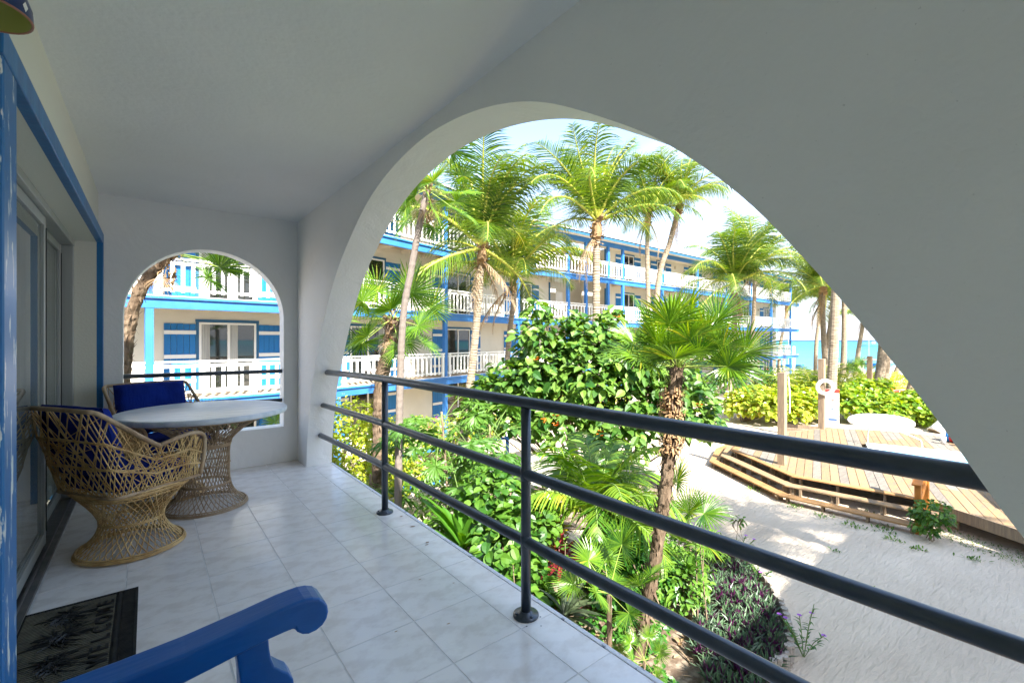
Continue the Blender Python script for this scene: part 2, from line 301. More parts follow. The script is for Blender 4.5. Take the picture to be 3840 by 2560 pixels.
# ------------------------------------------------------------------ ground and sea
shore = [(90,500),(84,120),(79,60),(75,32),(73.5,24),(72,18),(65,11.5),(56,7.6),(50,3.5),(45,-3),(42,-20),(42,-500)]
mb = MB(); pts = [(-500,500)] + shore + [(-500,-500)]
mb.add([(x,y,G) for x,y in pts], [tuple(range(len(pts)-1,-1,-1))])
mb.add([(x,y,G) for x,y in shore] + [(x+2.5,y-.6,-4.3) for x,y in shore], [(i, i+1, len(shore)+i+1, len(shore)+i) for i in range(len(shore)-1)])
mb.build('ground', M_sand, kind='structure')
mb = MB(); xs = [30,60,90,150,300,700,1500,3500,8000]; ys = [-8000,-2000,-500,-100,0,100,500,2000,8000]
mb.add([(x,y,-3.3) for y in ys for x in xs], [(j*9+i, j*9+i+1, (j+1)*9+i+1, (j+1)*9+i) for j in range(8) for i in range(8)])
mb.build('sea', M_sea, kind='structure')
bed = [(1.6,-3),(4.6,-1.5),(5.2,1.2),(5.9,2.5),(6.5,2.52),(7.04,2.7),(7.6,3.05),(8.2,3.55),(8.62,4.05),(8.5,4.5),(8.2,5.0),(7.6,5.6),(7.0,6.6),(6.9,7.3),(6.2,8.0),(5.2,8.4),(4.6,9.0),(4.9,10.5),(5.0,12.2),(3.2,13),(1.6,12.5)]
mb = MB(); mb.add([(x,y,G+.06) for x,y in bed], [tuple(range(len(bed)))])
mb.build('garden_bed', M_soil, kind='structure')
mb = MB(); n_ = 22; mb.add([(9.4+2.9*cos(a)*(1+.12*sin(3*a)), 8.2+1.7*sin(a)*(1+.1*cos(4*a)), G+.03) for a in [2*pi*k/n_ for k in range(n_)]], [tuple(range(n_))])
mb.build('shrub_bed', M_soil, kind='structure')

# ------------------------------------------------------------------ the balcony we stand on
XI, XO, YE, CZ = 1.32, 1.58, 5.56, 2.67
XL = lambda y: -.32 - .0077 * (5.5 - y)
floor = thing('balcony_floor', None, None, (0,0,0), kind='structure')
mb = MB(); mb.box((-.62,-4.6,-.16), (XO,YE+.22,-.008)); bevel(mb.build('floor_slab', [M_slab], floor), .01)
mb = MB(); mb.add([(-.6,-4.4,-.0014),(XO-.012,-4.4,-.0014),(XO-.012,YE,-.0014),(-.6,YE,-.0014)], [(0,1,2,3)]); mb.build('grout_bed', M_grout, floor)
m_ = MB(); m_.box((XO-.0125,-4.6,-.1),(XO+.014,5.18,.0035)); bevel(m_.build('edge_strip', M_slab, floor), .004)
T = .365; xs = [1.365 - T*k for k in range(6)]; g = .0021
tm = {}
def tile(x0, x1, y0, y1):
    key = (round(x1-x0,3), round(y1-y0,3))
    if key not in tm:
        a, b = (x1-x0)/2 - g, (y1-y0)/2 - g; m_ = MB(); e = .0014
        m_.add([(-a,-b,-.004),(a,-b,-.004),(a,b,-.004),(-a,b,-.004),(-a+e,-b+e,0),(a-e,-b+e,0),(a-e,b-e,0),(-a+e,b-e,0)], [(4,5,6,7),(0,1,5,4),(1,2,6,5),(2,3,7,6),(3,0,4,7)])
        tm[key] = m_.mesh('tile', M_tile)
    o = link('tile', tm[key], floor, M=Matrix.Translation(((x0+x1)/2, (y0+y1)/2, 0)))
yk = [1.655 + T*k for k in range(-16, 12)]
for j in range(len(yk)-1):
    y0, y1 = yk[j], min(yk[j+1], YE-.003)
    if y1 - y0 < .02: continue
    tile(1.365, XO-.012, y0, y1)
    for i in range(5): tile(xs[i+1], xs[i], y0, y1)
mb = MB(); mb.box((-.7,-4.6,CZ), (XO-.01,YE+.2,CZ+.12)); mb.build('ceiling', M_ceiling, kind='structure')

half = [(0,2.68),(.34,2.635),(.81,2.50),(1.04,2.375),(1.27,2.24),(1.52,2.07),(1.76,1.88),(1.98,1.65),(2.15,1.41),(2.35,1.07),(2.47,.76),(2.55,.40),(2.582,0)]
yc = 2.5
P = [Vector((yc+h, z, 0)) for z, h in half] + [Vector((yc-h, z, 0)) for z, h in half[::-1][1:]]
P = catmull(P, 6)                       # from far base over the crown to near base
mb = MB(); n = len(P); ZT = CZ
wallroot = thing('arched_wall', 'long white plaster balcony wall with the wide arched opening above the rails', 'wall', (1.45,2.5,0))
vi = [(XI,p.x,p.y) for p in P] + [(XI,p.x,ZT) for p in P]; vo = [(XO,p.x,p.y) for p in P] + [(XO,p.x,ZT+.5) for p in P]
mb.add(vi, [(i, n+i, n+i+1, i+1) for i in range(n-1)]); mb.add(vo, [(i, i+1, n+i+1, n+i) for i in range(n-1)])
mb.add([(XI,p.x,p.y) for p in P] + [(XO,p.x,p.y) for p in P], [(i, i+1, n+i+1, n+i) for i in range(n-1)])
yb0, yb1 = P[0].x, P[-1].x
mb.add([(XI,yb0,0),(XI,YE,0),(XI,YE,ZT),(XI,yb0,ZT),(XO,yb0,0),(XO,YE+.2,0),(XO,YE+.2,ZT+.5),(XO,yb0,ZT+.5)], [(0,1,2,3),(4,7,6,5)])
Q_ = [(yb1,0),(yb1-.55,0)]; c2 = -2.55     # pier, then an unseen arch added behind the camera to light the ceiling
arch2 = [(c2+h*.655, z) for z, h in half] + [(c2-h*.655, z) for z, h in half[::-1][1:]]
for X_, ya, sgn, zt in ((XI,-4.42,1,ZT),(XO,-4.62,-1,ZT+.5)):
    mb.add([(X_,yb1,0),(X_,arch2[0][0],0),(X_,arch2[0][0],zt),(X_,yb1,zt)], [(0,3,2,1)]); mb.add([(X_,arch2[-1][0],0),(X_,ya,0),(X_,ya,zt),(X_,arch2[-1][0],zt)], [(0,3,2,1)])
    k = len(arch2); mb.add([(X_,y,z) for y,z in arch2] + [(X_,y,zt) for y,z in arch2], [(i,k+i,k+i+1,i+1) for i in range(k-1)])
k = len(arch2); mb.add([(XI,y,z) for y,z in arch2] + [(XO,y,z) for y,z in arch2], [(i,i+1,k+i+1,k+i) for i in range(k-1)])
o = mb.build('plaster_body', M_plaster, wallroot)
for p_ in list(o.data.polygons): p_.use_smooth = len(p_.vertices) == 4 and abs(p_.normal.x) < .3
# end wall with small arch; unseen rear wall closed to keep sun out
ca, ra, zs, sill = .5, .68, 1.58, .39
A = [(ca-ra,sill),(ca-ra,.8),(ca-ra,1.2)] + [(ca - ra*cos(t_), zs + ra*sin(t_)) for t_ in [pi*k/28 for k in range(29)]] + [(ca+ra,1.2),(ca+ra,.8),(ca+ra,sill)]
for yw, x2w, lab in ((YE, XO, 'white plaster end wall with small arched opening behind the table'), (-4.62, XO, 'plain white plaster end wall behind the camera')):
    endw = thing('end_wall', lab, 'wall', (.5,yw,0)); mb = MB(); n = len(A); xa = -.42
    for y in (yw, yw+.2):
        inner = (y == yw) == (yw > 0); x2 = XI if inner else XO
        top = [(x,y,CZ) for x,z in A]; low = [(x,y,z) for x,z in A]
        mb.add(low+top, [(i, n+i, n+i+1, i+1) for i in range(n-1)])
        mb.add([(xa,y,0),(ca-ra,y,0),(ca-ra,y,CZ),(xa,y,CZ)], [(0,1,2,3)]); mb.add([(ca+ra,y,0),(x2,y,0),(x2,y,CZ),(ca+ra,y,CZ)], [(0,1,2,3)])
        mb.add([(ca-ra,y,0),(ca+ra,y,0),(ca+ra,y,sill),(ca-ra,y,sill)], [(0,1,2,3)])
    mb.add([(x,yw,z) for x,z in A]+[(x,yw+.2,z) for x,z in A], [(i,i+1,n+i+1,n+i) for i in range(n-1)] + [(n-1,0,n,2*n-1)])
    if yw < 0: mb = MB(); mb.box((-.44,yw,0),(XI,yw+.2,CZ))
    mb.build('plaster_body', M_plaster, endw)
# door wall on the left
dw = thing('door_wall', 'pale plaster wall holding the blue trimmed sliding glass door', 'wall', (-.33,3.5,0))
yn, yf, dh = 2.10, 5.40, 2.20
mb = MB(); W = lambda y, z, dx=0: (XL(y)+dx-.03, y, z)
mb.add([W(-4.42,0),W(2.02,0),W(2.02,CZ),W(-4.42,CZ), W(2.02,dh),W(YE,dh),W(YE,CZ), W(yf,0),W(YE,0),W(yf,dh)], [(0,1,2,3),(4,5,6,2),(7,8,5,9)])
mb.add([W(yf,0),W(yf,dh),(-.63,yf,dh),(-.63,yf,0), W(2.02,dh),(-.63,2.02,dh), W(2.04,0),W(2.04,dh),(-.63,2.04,dh),(-.63,2.04,0)], [(0,3,2,1),(1,2,5,4),(6,7,8,9)])
mb.build('plaster_body', M_cream, dw)
tr = MB()
for a, b_ in (((yf,0),(yf+.09,dh+.09)),):
    tr.box((XL(5.4)-.035,yf,0), (XL(5.4)+.012,yf+.09,dh+.09))
bevel(tr.build('door_trim', M_dblue, dw), .004)
tr = MB(); y0, y1 = 2.0, yf
q = [(XL(y0)-.035,y0,dh),(XL(y1)-.035,y1-.001,dh),(XL(y1)-.035,y1-.001,dh+.09),(XL(y0)-.035,y0,dh+.09)]
tr.prism(q, (.047,0,0)); bevel(tr.build('door_trim', M_dblue, dw), .004)
tr = MB(); tr.box((XL(2)-.045,2.0,0), (XL(2)+.012,2.185,dh-.002)); bevel(tr.build('door_trim', M_dblue_worn, dw, label='near jamb trim with flaking paint patches'), .012)
# sliding door (its own thing)
sdr = thing('sliding_door', 'aluminium framed sliding glass door along the left wall', 'door', (-.48,3.6,0))
X0 = -.555
mb = MB(); mb.box((X0-.07,1.93,.0),(X0+.088,yf,.018)); mb.box((X0+.05,1.93,.018),(X0+.058,yf,.034)); mb.box((X0-.02,1.93,.018),(X0-.012,yf,.034)); mb.build('track', M_track, sdr)
mb = MB(); mb.box((X0-.07,1.93,dh-.055),(X0+.065,yf,dh-.002)); mb.box((X0-.07,yf-.06,.019),(X0+.06,yf-.002,dh-.056)); bevel(mb.build('frame', M_alu, sdr), .004)
def panel(x, a, b_, nm):
    f = MB(); s_ = .055
    f.box((x-.018,a,.036),(x+.018,a+s_,dh-.06)); f.box((x-.018,b_-s_,.036),(x+.018,b_,dh-.06)); f.box((x-.016,a+s_,.036),(x+.016,b_-s_,.11)); f.box((x-.016,a+s_,dh-.12),(x+.016,b_-s_,dh-.06))
    fr = bevel(f.build('panel_frame', M_alu, sdr), .003)
    k = MB(); k.box((x-.003,a+s_,.11),(x+.003,b_-s_,dh-.12)); k.build('pane', M_doorglass, fr)
    k = MB(); k.box((x+.019,a+.008,.12),(x+.024,a+.014,dh-.13)); k.box((x+.019,b_-.014,.12),(x+.024,b_-.008,dh-.13)); k.build('gasket', M_black, fr)
M_doorglass = bpy.data.materials.new('door_glass'); M_doorglass.use_nodes = True
_b = M_doorglass.node_tree.nodes['Principled BSDF']; _b.inputs['Base Color'].default_value = (.55,.60,.58,1); _b.inputs['Roughness'].default_value = .01; _b.inputs['Transmission Weight'].default_value = .85; _b.inputs['IOR'].default_value = 1.45
panel(X0+.02, 1.95, 4.20, 'a'); panel(X0-.03, 3.75, 5.33, 'b')
# room behind the glass and its curtain
rm = thing('bedroom_interior', 'dim room seen through the sliding glass door', 'room', (-2,3.5,0))
mb = MB(); mb.add([(-.66,1.5,0),(-3.6,1.5,0),(-3.6,6,0),(-.66,6,0),(-.66,1.5,2.6),(-3.6,1.5,2.6),(-3.6,6,2.6),(-.66,6,2.6)], [(0,1,2,3),(7,6,5,4),(0,4,5,1),(1,5,6,2),(2,6,7,3)]); mb.build('room_shell', M_cream, rm)
mb = MB(); zz = [k*.04 for k in range(50)]
mb.add([(-.76+.03*sin(k*1.7)+.01*sin(k*.9), 1.98+y, z) for k, y in enumerate(zz) for z in (.05,2.15)] , [(2*k,2*k+1,2*k+3,2*k+2) for k in range(49)])
cu = mb.build('curtain', M_curtain, None, smooth=True); cu['label'] = 'grey drawn curtain hanging behind the sliding door glass'; cu['category'] = 'curtain'

# main railing
rl = thing('balcony_railing', 'dark blue black steel tube railing across the big arch', 'railing', (1.45,2.5,0))
def railz(y, z, dz): return z + (0 if y < 3.4 else -dz*((y-3.4)/1.7)**1.3)
for z, dz, ye in ((1.043,.035,5.03),(.693,.036,5.14),(.363,.036,5.2)):
    m_ = MB(); ys_ = [-.5,0,.9,1.7,2.6,3.4,4.0,4.5,ye]; m_.tube([(1.452,y,railz(y,z,dz)) for y in ys_], .0285 if z > 1 else .026, 20)
    m_.build('rail', M_rail, rl, smooth=True)
for y in (3.432,1.722,.012):
    m_ = MB(); m_.tube([(1.452,y,.012),(1.452,y,1.02)], .0245, 20); po = m_.build('post', M_rail, rl, smooth=True)
    m_ = MB(); m_.lathe([(0,.0),(.062,.0),(.064,.004),(.062,.012),(.034,.014),(.030,.026),(.0,.03)], 24, (1.452,y,.0)); m_.build('flange', M_rail, po, smooth=True)
    for a in (.6,2.7,4.6):
        m_ = MB(); m_.lathe([(0,.021),(.007,.020),(.007,.013)], 6, (1.452+.048*cos(a),y+.048*sin(a),0)); m_.build('bolt', M_rail, po)
    for z in (.363,.693):
        m_ = MB(); m_.lathe([(.0252,-.03),(.0275,-.027),(.0275,.027),(.0252,.03)], 16, (1.452,y,railz(y,z,.036))); m_.build('weld_collar', M_rail, po, smooth=True)
er = thing('small_railing', 'two dark steel bars across the small end arch', 'railing', (.5,5.66,.8))
for z0, z1 in ((1.003,.999),(.695,.673),(.50,.48)):
    if z0 < .6: continue
    m_ = MB(); m_.tube([(-.19,5.66,z0),(1.19,5.66,z1)], .0215, 16); m_.build('rail', M_rail, er, smooth=True)
# debris and screw holes on tiles
for nm, lab, pts_ in (('screw_hole', None, [(1.40,1.655),(1.455,1.615),(1.50,1.67)]),):
    for x, y in pts_:
        m_ = MB(); m_.lathe([(.0,.0006),(.004,.0006)], 8, (x,y,0)); m_.build('screw_hole', M_black, floor)
m_ = MB()
for x, y, s_ in ((1.50,3.05,.016),(1.46,2.75,.013),(1.52,3.28,.014),(1.44,2.72,.01),(1.2,2.35,.006),(1.33,2.2,.006),(1.12,1.9,.007),(.9,2.0,.006),(.4,2.2,.005)):
    a = random.random()*6; m_.add([(x+s_*cos(a+k*pi/3)*(1 if k%3 else 1.7),y+s_*sin(a+k*pi/3)*.6,.002) for k in range(6)], [tuple(range(6))])
m_.build('dry_leaf_crumbs', M_dead, kind='stuff', label='brown leaf crumbs scattered along the tiled floor edge', cat='debris')

# ------------------------------------------------------------------ woven fibre furniture
def rr(a, r_, sq=0, sx=1, sy=1):
    """ring point; sq squares the ring off"""
    c_, s_ = cos(a), sin(a)
    if sq:
        k = (abs(c_)**sq + abs(s_)**sq) ** (-1/sq)
        return r_*k*c_*sx, r_*k*s_*sy
    return r_*c_*sx, r_*s_*sy
def lattice(mb, rings, n, twist, rad, both=True, sub=3):
    """rings: list of (radius, z, squareness, cx); strands run from ring to ring, twisting both ways"""
    for sgn in ((1,-1) if both else (1,)):
        for k in range(n):
            pts_ = []
            for i, (r_, z, sq, cx) in enumerate(rings):
                a = 2*pi*k/n + sgn*twist[i] + random.uniform(-.02,.02); x, y = rr(a, r_, sq); pts_.append((x+cx, y, z))
            mb.tube(pts_ if sub < 2 else catmull(pts_, sub), rad*random.uniform(.8,1.25), 4, cap=False)
def ring(mb, r_, z, sq, cx, rad, n=40, wob=0):
    p_ = [(rr(2*pi*k/n, r_, sq)[0]+cx, rr(2*pi*k/n, r_, sq)[1], z+random.uniform(-wob,wob)) for k in range(n+1)]; mb.tube(p_, rad, 5, cap=False)
def cushion(name, parent, c, sx, sy, sz, M=None, seed=0):
    m_ = MB(); nx, ny = 16, 16; vv = []
    for s_ in (1,-1):
        for i in range(nx+1):
            for j in range(ny+1):
                u, v = i/nx*2-1, j/ny*2-1; e = (1-abs(u)**6)*(1-abs(v)**6); t_ = max(e,0)**.3
                fold = noise.noise(Vector((u*1.2+seed, v*6, s_*2)))*.012*t_ + noise.noise(Vector((u*5, v*5, seed)))*.006*t_
                ins = 1-.03*(1-t_)
                p_ = Vector((u*sx/2*ins, v*sy/2*ins, s_*(sz/2*t_) + fold))
                vv.append((M @ p_) if M else p_)
    N = (nx+1)*(ny+1); ff = []
    for i in range(nx):
        for j in range(ny):
            a = i*(ny+1)+j; ff.append((a,a+ny+1,a+ny+2,a+1)); ff.append((N+a,N+a+1,N+a+ny+2,N+a+ny+1))
    m_.add([Vector(p_)+Vector(c) for p_ in vv], ff)
    o_ = m_.build(name, M_navy, parent, smooth=True, local=True); return o_
def fibre_chair(label, loc, rz, seed):
    random.seed(seed); root = thing('woven_chair', label, 'chair', loc, rz, 'woven fibre barrel chairs at the table')
    ped = MB()
    R_ = [(.285,.012,2,0),(.255,.038,2,0),(.19,.11,2,0),(.165,.19,2,0),(.19,.27,2.3,0),(.275,.405,3.2,0)]
    lattice(ped, R_, 42, [0,.10,.28,.5,.8,1.15], .0036)
    for r_, z, sq in ((.285,.012,2),(.282,.02,2),(.276,.03,2),(.166,.185,2),(.168,.194,2),(.25,.37,3),(.272,.40,3.2),(.28,.415,3.2),(.265,.39,3.2)):
        ring(ped, r_, z, sq, 0, .0062 if z < .1 or z > .3 else .0045, wob=.0015)
    pd = ped.build('pedestal', M_wicker, root, smooth=True, local=True)
    # tub: flat woven panels between the seat ring and the top rail, parameter 0..1 from right front round the back to left front
    AN = [(0,(.26,-.258,.42),(.265,-.285,.655)),(.13,(.14,-.27,.42),(.17,-.32,.728)),(.28,(-.05,-.27,.42),(-.06,-.325,.70)),(.40,(-.245,-.265,.42),(-.38,-.31,.935)),(.43,(-.268,-.235,.42),(-.41,-.27,.948)),(.5,(-.272,0,.42),(-.415,0,.952))]
    AN = AN + [(1-u, (b_[0],-b_[1],b_[2]), (t_[0],-t_[1],t_[2])) for u, b_, t_ in AN[-2::-1]]
    def pt(u, v):
        u = min(max(u,0),1)
        for i in range(len(AN)-1):
            if u <= AN[i+1][0]+1e-9:
                f_ = (u-AN[i][0])/(AN[i+1][0]-AN[i][0]); return Vector(AN[i][1]).lerp(Vector(AN[i+1][1]), f_).lerp(Vector(AN[i][2]).lerp(Vector(AN[i+1][2]), f_), v)
    m_ = MB(); bot = [pt(k/60,0) for k in range(61)]
    for k in range(68):
        for sgn in (1,-1):
            u0 = (k+random.uniform(-.12,.12))/67; tw = sgn*(.085 if k % 3 else random.uniform(.03,.12))
            pp = [pt(u0 + tw*v, v) for v in (0,.33,.66,1)]
            if 0 <= u0+tw <= 1: m_.tube(pp, random.uniform(.0026,.0040), 4, cap=False)
    for k in range(56):
        u0 = random.uniform(.02,.86); tw = random.uniform(.14,.24); v0, v1 = random.choice(((0,.66),(.33,1),(0,1),(.33,.66)))
        if random.random() < .5: u0 += tw; tw = -tw
        if 0 <= u0+tw <= 1: m_.tube([pt(u0,v0), pt(u0+tw*.5,(v0+v1)/2), pt(u0+tw,v1)], .003, 4, cap=False)
    for v, rd in ((.335,.005),(.66,.005),(.35,.004),(.645,.004)): m_.tube([pt(k/40, v+random.uniform(-.006,.006)) for k in range(41)], rd, 5, cap=False)
    m_.build('woven_shell', M_wicker, root, smooth=True, local=True)
    f_ = MB()
    hr_ = [(.262,-.262,.425),(.275,-.278,.55),(.272,-.288,.66),(.245,-.302,.705),(.17,-.322,.729),(.06,-.326,.72),(-.03,-.326,.70),(-.085,-.325,.712),(-.345,-.317,.912),(-.392,-.30,.944),(-.412,-.26,.951)]
    rail_ = catmull(hr_ + [(-.417,0,.955)] + [(x_,-y_,z_) for x_,y_,z_ in hr_[::-1]], 5)
    f_.tube(rail_, .0135, 8); f_.tube(bot, .011, 8); f_.tube([(.26,-.258,.42),(.272,0,.42),(.26,.258,.42)], .011, 8)
    f_.build('rim', M_wicker_dark, root, smooth=True, local=True)
    cushion('seat_cushion', root, (.01,0,.48), .53, .50, .11, seed=seed)
    Mr = Matrix.Rotation(R(-105),4,'Y')
    cushion('back_cushion', root, (-.272,0,.745), .46, .55, .12, M=Mr, seed=seed+3)
    return root
ang = math.atan2(.53,.85)
fibre_chair('woven honey coloured barrel chair with navy cushions nearest the camera', (-.08,3.90,0), math.atan2(.56,.83), 3)
fibre_chair('woven barrel chair with navy cushions behind the round table by the end wall', (.13,4.98,0), math.atan2(-.94,.35), 5)
random.seed(11)
tb = thing('round_table', 'round table with pale painted top on a woven fibre pedestal', 'table', (.37,4.47,0))
m_ = MB(); R_ = [(.295,.012,2,0),(.262,.04,2,0),(.20,.105,2,0),(.168,.20,2,0),(.165,.35,2,0),(.17,.50,2,0),(.215,.575,2,0),(.33,.665,2,0),(.50,.735,2,0)]
lattice(m_, R_, 44, [0,.08,.24,.42,.66,.9,1.05,1.2,1.36], .0033, sub=2)
for r_, z in ((.295,.012),(.292,.022),(.284,.032),(.17,.185),(.172,.195),(.168,.345),(.17,.49),(.172,.50),(.176,.51),(.50,.735),(.49,.728)): ring(m_, r_, z, 0, 0, .0052, 48, .001)
m_.build('woven_pedestal', M_wicker_dark, tb, smooth=True, local=True)
m_ = MB(); m_.lathe([(0,.742),(.565,.742),(.588,.746),(.592,.756),(.592,.777),(.585,.785),(.57,.787),(0,.787)], 72); tt = m_.build('tabletop', M_table, tb, smooth=False, local=True)
for p_ in tt.data.polygons: p_.use_smooth = abs(p_.normal.z) < .98

# doormat with raised letters and three raised palms
dm = thing('doormat', 'black rubber welcome doormat with raised palm trees in front of the sliding door', 'doormat', (-.265,2.86,0))
m_ = MB(); m_.box((-.225,-.36,.001),(.225,.36,.006)); m_.build('backing', M_rubber, dm, local=True)
m_ = MB()
for k in range(46):
    y = -.335 + .67*k/45; m_.box((-.195,y-.0042,.006),(.135,y+.0042,.0085))
m_.build('ribs', M_rubber2, dm, local=True, kind='stuff')
m_ = MB()
for k in range(60):
    y = -.352 + .704*k/59
    m_.box((.165,y-.0035,.006),(.212,y+.0035,.010)); m_.box((-.218,y-.0035,.006),(-.200,y+.0035,.010))
for k in range(28):
    x = -.19+.35*k/27; m_.box((x-.004,.34,.006),(x+.004,.356,.010)); m_.box((x-.004,-.356,.006),(x+.004,-.34,.010))
m_.build('fringe_border', M_rubber, dm, local=True, kind='stuff')
m_ = MB(); m_.box((.145,-.34,.006),(.158,.34,.011)); m_.box((.214,-.36,.006),(.225,.36,.011)); m_.box((-.225,-.36,.006),(-.219,.36,.011)); m_.box((-.219,.355,.006),(.214,.36,.0105)); m_.box((-.219,-.36,.006),(.214,-.355,.0105)); m_.build('border_strip', M_rubber, dm, local=True)
for k, ch in enumerate('WELCOME'):
    cu_ = bpy.data.curves.new('letter', 'FONT'); cu_.body = ch; cu_.size = .088; cu_.extrude = .004; cu_.align_x = 'CENTER'; cu_.offset = .002
    o = bpy.data.objects.new('letter', cu_); C.objects.link(o); cu_.materials.append(M_black)
    dg = bpy.context.evaluated_depsgraph_get(); me_ = bpy.data.meshes.new_from_object(o.evaluated_get(dg)); bpy.data.objects.remove(o)
    link('letter', me_, dm, True, M=Matrix.Translation((.128,-.27+.088*k,.0105)) @ Matrix.Rotation(pi/2,4,'Z'))
for ty, sc_ in ((-.2,.9),(.02,1.1),(.22,.9)):
    m_ = MB(); m_.tube([(.07,ty-.005,.009),(.02,ty+.004,.010),(-.03,ty,.010)], [.011,.007,.006], 6)
    for k in range(60):
        a = R(180) + random.uniform(-2.6,2.6); l = random.uniform(.06,.125)*sc_; x, y = -.045+random.uniform(-.03,.03), ty+random.uniform(-.04,.04)
        m_.tube([(x,y,.011),(x+l*.6*cos(a),y+l*.55*sin(a),.014),(x+l*cos(a)+.02,y+l*.8*sin(a),.009)], [.003,.0025,.001], 3, cap=False)
    m_.build('raised_palm', M_black, dm, local=True)

# rocking chair (only its far arm reaches into view)
rk = thing('rocking_chair', 'glossy navy blue wooden rocking chair arm with scrolled end in the foreground', 'chair', (0,.95,0))
edge = [(-.36,.64),(-.2,.652),(-.05,.659),(0,.663),(.065,.668),(.129,.677),(.18,.684),(.218,.690),(.255,.696),(.284,.699),(.308,.700),(.328,.697),(.345,.690),(.357,.678),(.364,.664),(.366,.648),(.362,.632),(.352,.619),(.336,.611),(.318,.609),(.303,.614),(.291,.624),(.284,.636),(.259,.635),(.229,.632),(.161,.621),(.116,.613),(.066,.605),(0,.60),(-.1,.597),(-.36,.585)]
def armset(y0, y1):
    m_ = MB(); m_.prism([(x,y0,z) for x,z in edge], (0,y1-y0,0)); bevel(m_.build('armrest', M_arm, rk), .007, 3, 30)
    post = [(.161,.618),(.229,.629),(.231,.60),(.235,.575),(.243,.553),(.258,.538),(.274,.524),(.285,.503),(.287,.478),(.275,.455),(.252,.44),(.24,.40),(.232,.06),(.18,.06),(.172,.40),(.168,.555)]
    m_ = MB(); m_.prism([(x,y0+.014,z) for x,z in post], (0,y1-y0-.028,0)); bevel(m_.build('arm_post', M_arm, rk), .004, 2, 30)
    m_ = MB(); m_.prism([(x,y0+.016,.03+.25*(x/.9)**2*1.0-.02) for x in [-.55+.1*k for k in range(11)]] + [(x,y0+.016,.065+.25*(x/.9)**2-.02) for x in [.45-.1*k for k in range(11)]], (0,y1-y0-.032,0)); m_.build('rocker', M_arm, rk)
armset(1.222,1.307); armset(.62,.705)
for k in range(7): m_ = MB(); m_.box((-.24+.07*k,.71,.40),(-.18+.07*k,1.22,.42)); m_.build('seat_slat', M_arm, rk)
for k in range(6): m_ = MB(); m_.bar((-.26,.76+.08*k,.42),(-.42,.76+.08*k,1.08), .06, .018, up=(1,0,0)); m_.build('back_slat', M_arm, rk)

# clay wall lamp
lp = thing('clay_wall_lamp', 'glazed clay lamp shade with dark blue rim and diamond cut-out, top left', 'lamp', (-.26,1.37,2.005))
lp.scale = (.49,.49,.49)
m_ = MB(); prof = [(.150,0),(.148,.05),(.128,.11),(.09,.16),(.03,.185),(0,.187)]
m_.lathe(prof, 40); m_.build('shade', M_clay_blue, lp, smooth=True, local=True)
m_ = MB(); m_.lathe([(.142,.0),(.139,.05),(.12,.105),(.085,.15),(.03,.176),(0,.178)], 40); m_.build('shade_lining', M_clay_in, lp, smooth=True, local=True)
m_ = MB(); m_.lathe([(.142,.0),(.145,-.005),(.150,-.004),(.151,.002)], 40); m_.build('rim', M_clay, lp, smooth=True, local=True)
for k in range(14):
    a = 2*pi*k/14; m_ = MB(); r_ = .1495; m_.add([(r_*cos(a+d_)*f_, r_*sin(a+d_)*f_, z) for d_, z, f_ in ((-.09,.035,1.008),(0,.012,1.008),(.09,.035,1.008),(0,.055,1.0))], [(0,1,2,3)]); m_.build('diamond_motif', M_sandwhite, lp, local=True)
m_ = MB(); m_.add([(.10,.05,.09),(.115,.062,.055),(.12,.06,.09),(.105,.05,.13)], [(0,1,2,3)]); m_.build('cut_out', M_sandwhite, lp, local=True)
m_ = MB(); m_.tube([(0,0,.185),(0,0,.30)], .012, 8); m_.tube([(0,0,.30),(-.06,0,.30)], .012, 8); m_.build('bracket', M_rail, lp, local=True)

# ------------------------------------------------------------------ our own building beyond the balcony (mostly out of frame)
ob = thing('white_hotel_wing', 'white wing of the hotel that carries the balcony', 'building', (-3,0,G))
mb = MB(); mb.box((-9,-4.5,G),(-.9,5.7,-.17)); mb.box((-9,-4.5,-.17),(-3.7,5.7,5.6)); mb.box((-3.7,-4.5,2.82),(1.5,5.7,5.6))
mb.box((-.9,-2.3,G),(1.0,5.6,-.17)); mb.build('wall', M_plaster, ob)
mb = MB(); mb.box((1.9,-14,G),(10.6,-7.2,6.9)); mb.build('unseen_shade_block', M_plaster, ob)  # out of view, shaped so its shadow falls on the near sand

# ------------------------------------------------------------------ the blue and white hotel across the garden
random.seed(21)
FP = [(-6.,13.97),(4.8,15.5),(15.4,18.6),(54.2,19.35)]
LV = [-.21, 2.49, 5.19]; ROOFZ = 7.45
def offs(P_, d):
    ns = []
    for i in range(len(P_)-1):
        dx, dy = P_[i+1][0]-P_[i][0], P_[i+1][1]-P_[i][1]; l = math.hypot(dx,dy); ns.append((-dy/l, dx/l))
    o_ = []
    for i, p in enumerate(P_):
        a = ns[max(i-1,0)]; b_ = ns[min(i,len(ns)-1)]; mx_, my_ = a[0]+b_[0], a[1]+b_[1]; l = math.hypot(mx_,my_); mx_ /= l; my_ /= l; k = d/(mx_*a[0]+my_*a[1]); o_.append((p[0]+mx_*k, p[1]+my_*k))
    return o_
WP = offs(FP, 1.5)
def fr(P_, i):
    (ax,ay),(bx,by) = P_[i], P_[i+1]; l = math.hypot(bx-ax,by-ay); return Vector((ax,ay,0)), Vector(((bx-ax)/l,(by-ay)/l,0)), Vector((-(by-ay)/l,(bx-ax)/l,0)), l
def frame(P_, i):
    o_, d, n_, l = fr(P_, i)   # local x along the wall, local y into the building
    return Matrix(((d.x,n_.x,0,o_.x),(d.y,n_.y,0,o_.y),(0,0,1,0),(0,0,0,1))), l
ht = thing('hotel_building', 'long white three storey hotel with blue balconies, posts and shutters across the garden', 'building', (15,20,G))
